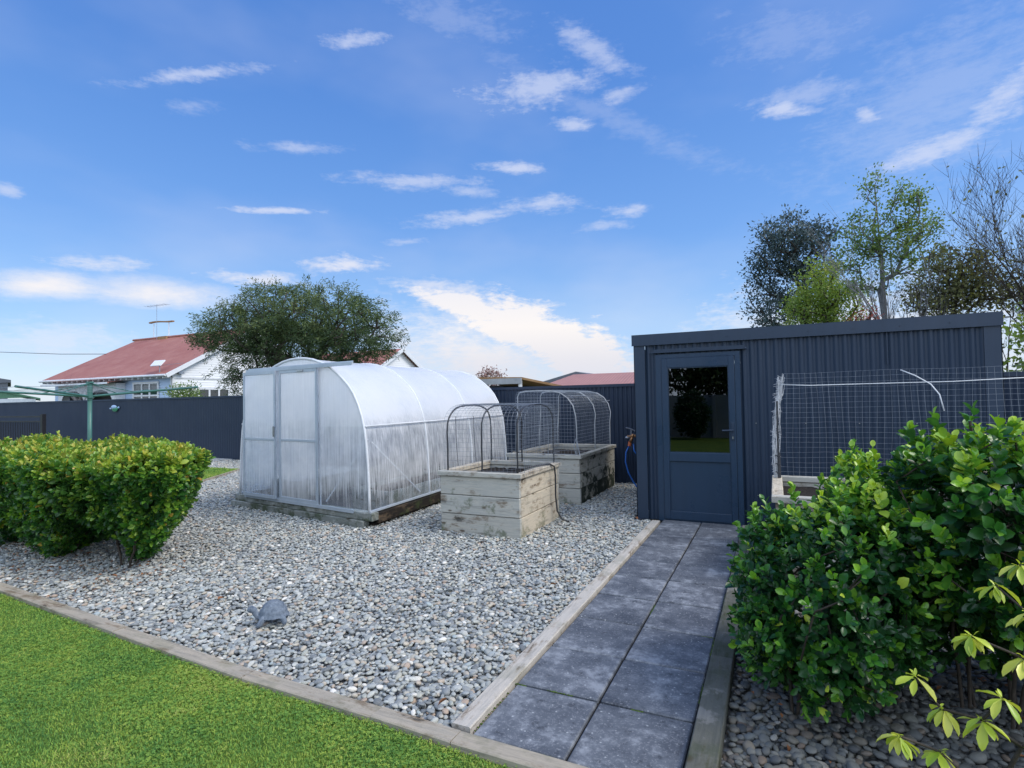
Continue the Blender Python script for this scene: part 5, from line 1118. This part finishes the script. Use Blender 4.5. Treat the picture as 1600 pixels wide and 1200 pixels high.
# variegated plant at bottom right: drooping whorls on thin stems
vg = empty('variegated_plant', (.56, 1.98, 0), 'yellow-green variegated plant with drooping leaf whorls at bottom right', 'plant')
wh = [(.272, 1.78, .555), (.275, 1.75, .44), (.335, 1.9, .665), (.385, 1.88, .60), (.37, 1.85, .50), (.46, 1.9, .80), (.465, 1.85, .605), (.41, 1.72, .47), (.60, 2.0, .98), (.60, 1.95, .86), (.57, 1.9, .76), (.33, 1.62, .44), (.56, 2.05, .90), (.52, 1.75, .50), (.47, 1.68, .40), (.36, 1.72, .40), (.50, 1.82, .68), (.64, 1.95, .66), (.42, 1.80, .40), (.30, 1.70, .37), (.62, 1.9, .55), (.38, 1.62, .36)]
nodes, par, cnt = skeleton([(.56, 1.98, 0), (.55, 1.97, .18), (.54, 1.96, .33), (.53, 1.94, .42)], wh, .08, .008, .3); limbs('stem', nodes, par, cnt, .007, .002, .5, 'stem', vg, 6)
Ps, Ds, Ns, Ls, Tn = [], [], [], [], []
for (x, y, z) in wh:
    n = random.randint(7, 10); a0 = random.uniform(0, 6.28)
    for i in range(n):
        a = a0+i*6.283/n+random.uniform(-.3, .3); dr = random.uniform(.15, 1.3); Ps.append((x, y, z)); Ds.append((math.cos(a), math.sin(a), -dr)); Ns.append((math.cos(a)*dr*.6+random.uniform(-.3, .3), math.sin(a)*dr*.6+random.uniform(-.3, .3), 1)); Ls.append(random.uniform(.048, .072)); Tn.append(random.uniform(.1, 1))
    for i in range(3): Ps.append((x, y, z)); Ds.append((random.uniform(-1, 1), random.uniform(-1, 1), .6)); Ns.append((0, 0, 1)); Ls.append(.022); Tn.append(.4)
Ps = np.array(Ps)+rng.normal(0, .003, (len(Ps), 3)); Ls = np.array(Ls)
LONG = ([(0, 0, 0), (0, .12, 0), (-.40, .4, .05), (0, .4, -.02), (.40, .4, .05), (-.48, .66, .03), (0, .68, -.05), (.48, .66, .03), (-.25, .9, -.06), (0, .9, -.10), (.25, .9, -.06), (0, 1, -.15)], [(0, 1, 2), (0, 4, 1), (1, 3, 2), (1, 4, 3), (2, 3, 6, 5), (3, 4, 7, 6), (5, 6, 9, 8), (6, 7, 10, 9), (8, 9, 11), (9, 10, 11)])
leaves('leaves', Ps, np.array(Ds), np.array(Ns), Ls, Ls*.36, np.array(Tn), 'variegated', vg, LONG)

# fallen leaves on the pebbles
spots = [(-3.75, 2.86, 'rust-brown fallen leaf on the pebbles left of the turtle'), (-5.15, 2.85, 'brown fallen leaf on dark pebbles under the right end of the hedge'), (-5.75, 2.72, 'orange fallen leaf below the middle of the hedge'), (-6.1, 2.62, 'pale brown fallen leaf near the lawn edging below the hedge'), (-1.62, 4.05, 'red-brown leaf on pebbles beside the pale path edging'), (-1.50, 6.6, 'reddish leaf on pebbles at the foot of the shed corner'), (-1.48, 2.25, 'red leaf on pebbles at the near end of the path edging'), (-5.0, 3.4, 'tan fallen leaf on pebbles right of the hedge')]
lf = None
for i, (x, y, lab) in enumerate(spots):
    V = np.array([(0, 0, 0)]); a = random.uniform(0, 6.28); X = np.array([[math.cos(a), math.sin(a), .2]]); Y = np.array([[-math.sin(a), math.cos(a), .25]])
    if lf is None:
        lf = stamp('fallen_leaf', LEAF[0], LEAF[1], np.array([[0., 0., 0.]]), unit(X), unit(Y), np.array([[0., 0., 1.]]), np.array([[.032, .055, .09]]), np.array([.6]), 'deadleaf', None, (0, 0, 0)); o = lf
    else:
        o = lf.copy(); COL.objects.link(o); o.rotation_euler = (random.uniform(-.3, .3), random.uniform(-.3, .3), random.uniform(0, 6.28))
    o.location = (x, y, .022); tag(o, lab, 'leaf', 'fallen leaves on the pebbles')

n = 420; x = rng.uniform(-8.2, -4.7, n); P = np.stack([x, 2.98+rng.normal(0, .28, n), np.full(n, .012)], 1); P = P[P[:, 1] > np.interp(P[:, 0], ex, ey)+.03]
P = np.concatenate([P, np.stack([rng.uniform(-.2, 1.6, 60), rng.uniform(2.4, 3.9, 60), np.full(60, .012)], 1)]); n = len(P)
D = rng.normal(size=(n, 3))*np.array([1, 1, .2]); L = rng.uniform(.018, .045, n)
X, Y, Z = frames(D, np.tile([[0., 0., 1.]], (n, 1))+rng.normal(0, .3, (n, 3))); tag(stamp('leaf_litter', LEAF6[0], LEAF6[1], P, X, Y, Z, np.stack([L*.5, L, L*2], 1), rng.uniform(0, .7, n), 'deadleaf', None, (0, 0, 0)), kind='stuff')

# ================================================================== BEHIND THE CAMERA (seen in the door glass)
pf = empty('paling_fence', (-2, -7.2, 0), 'pale timber fence behind the lawn, mirrored in the door glass', 'fence')
part('panel', 'pale', pf, ((-14, -7.22, 0), (9.5, -7.2, 1.5)))
for i in range(10): part('post', 'pale', pf, ((-14+i*2.4, -7.19, 0), (-13.88+i*2.4, -7.1, 1.47)))
r_ = empty('round_shrub', (-2.6, -6.4, 0), 'dark rounded shrub against the pale fence, mirrored in the door', 'shrub')
pts, nrm = surfpts([(-2.6, -6.4, .85, .62, .5, .85)], 1100, .6, 1.); P, D, Nr, L, f = shoots(pts, nrm, 6, .09); leaves('foliage', P, D, Nr, L, L*.6, rng.uniform(0, .4, len(P)), 'grisdark', r_)
for x, y, h, lab in ((-3.0, -9.0, 5.5, 'dark evergreen tree left of the round shrub, behind the pale fence'), (-.9, -8.6, 3.6, 'dark evergreen tree right of the round shrub, behind the pale fence'), (-8.5, -10, 6, 'dark evergreen tree far along the pale fence behind the lawn')):
    tree('evergreen_tree', lab, [(x, y, 0), (x, y, h*.3), (x+.1, y, h*.6)], [(x, y, h*.62, 1.9, 1.6, h*.36)], 160, .16, 'bark', 'feather', 6000, .22, .4, .28, (0, .7), step=.5, wob=.08)
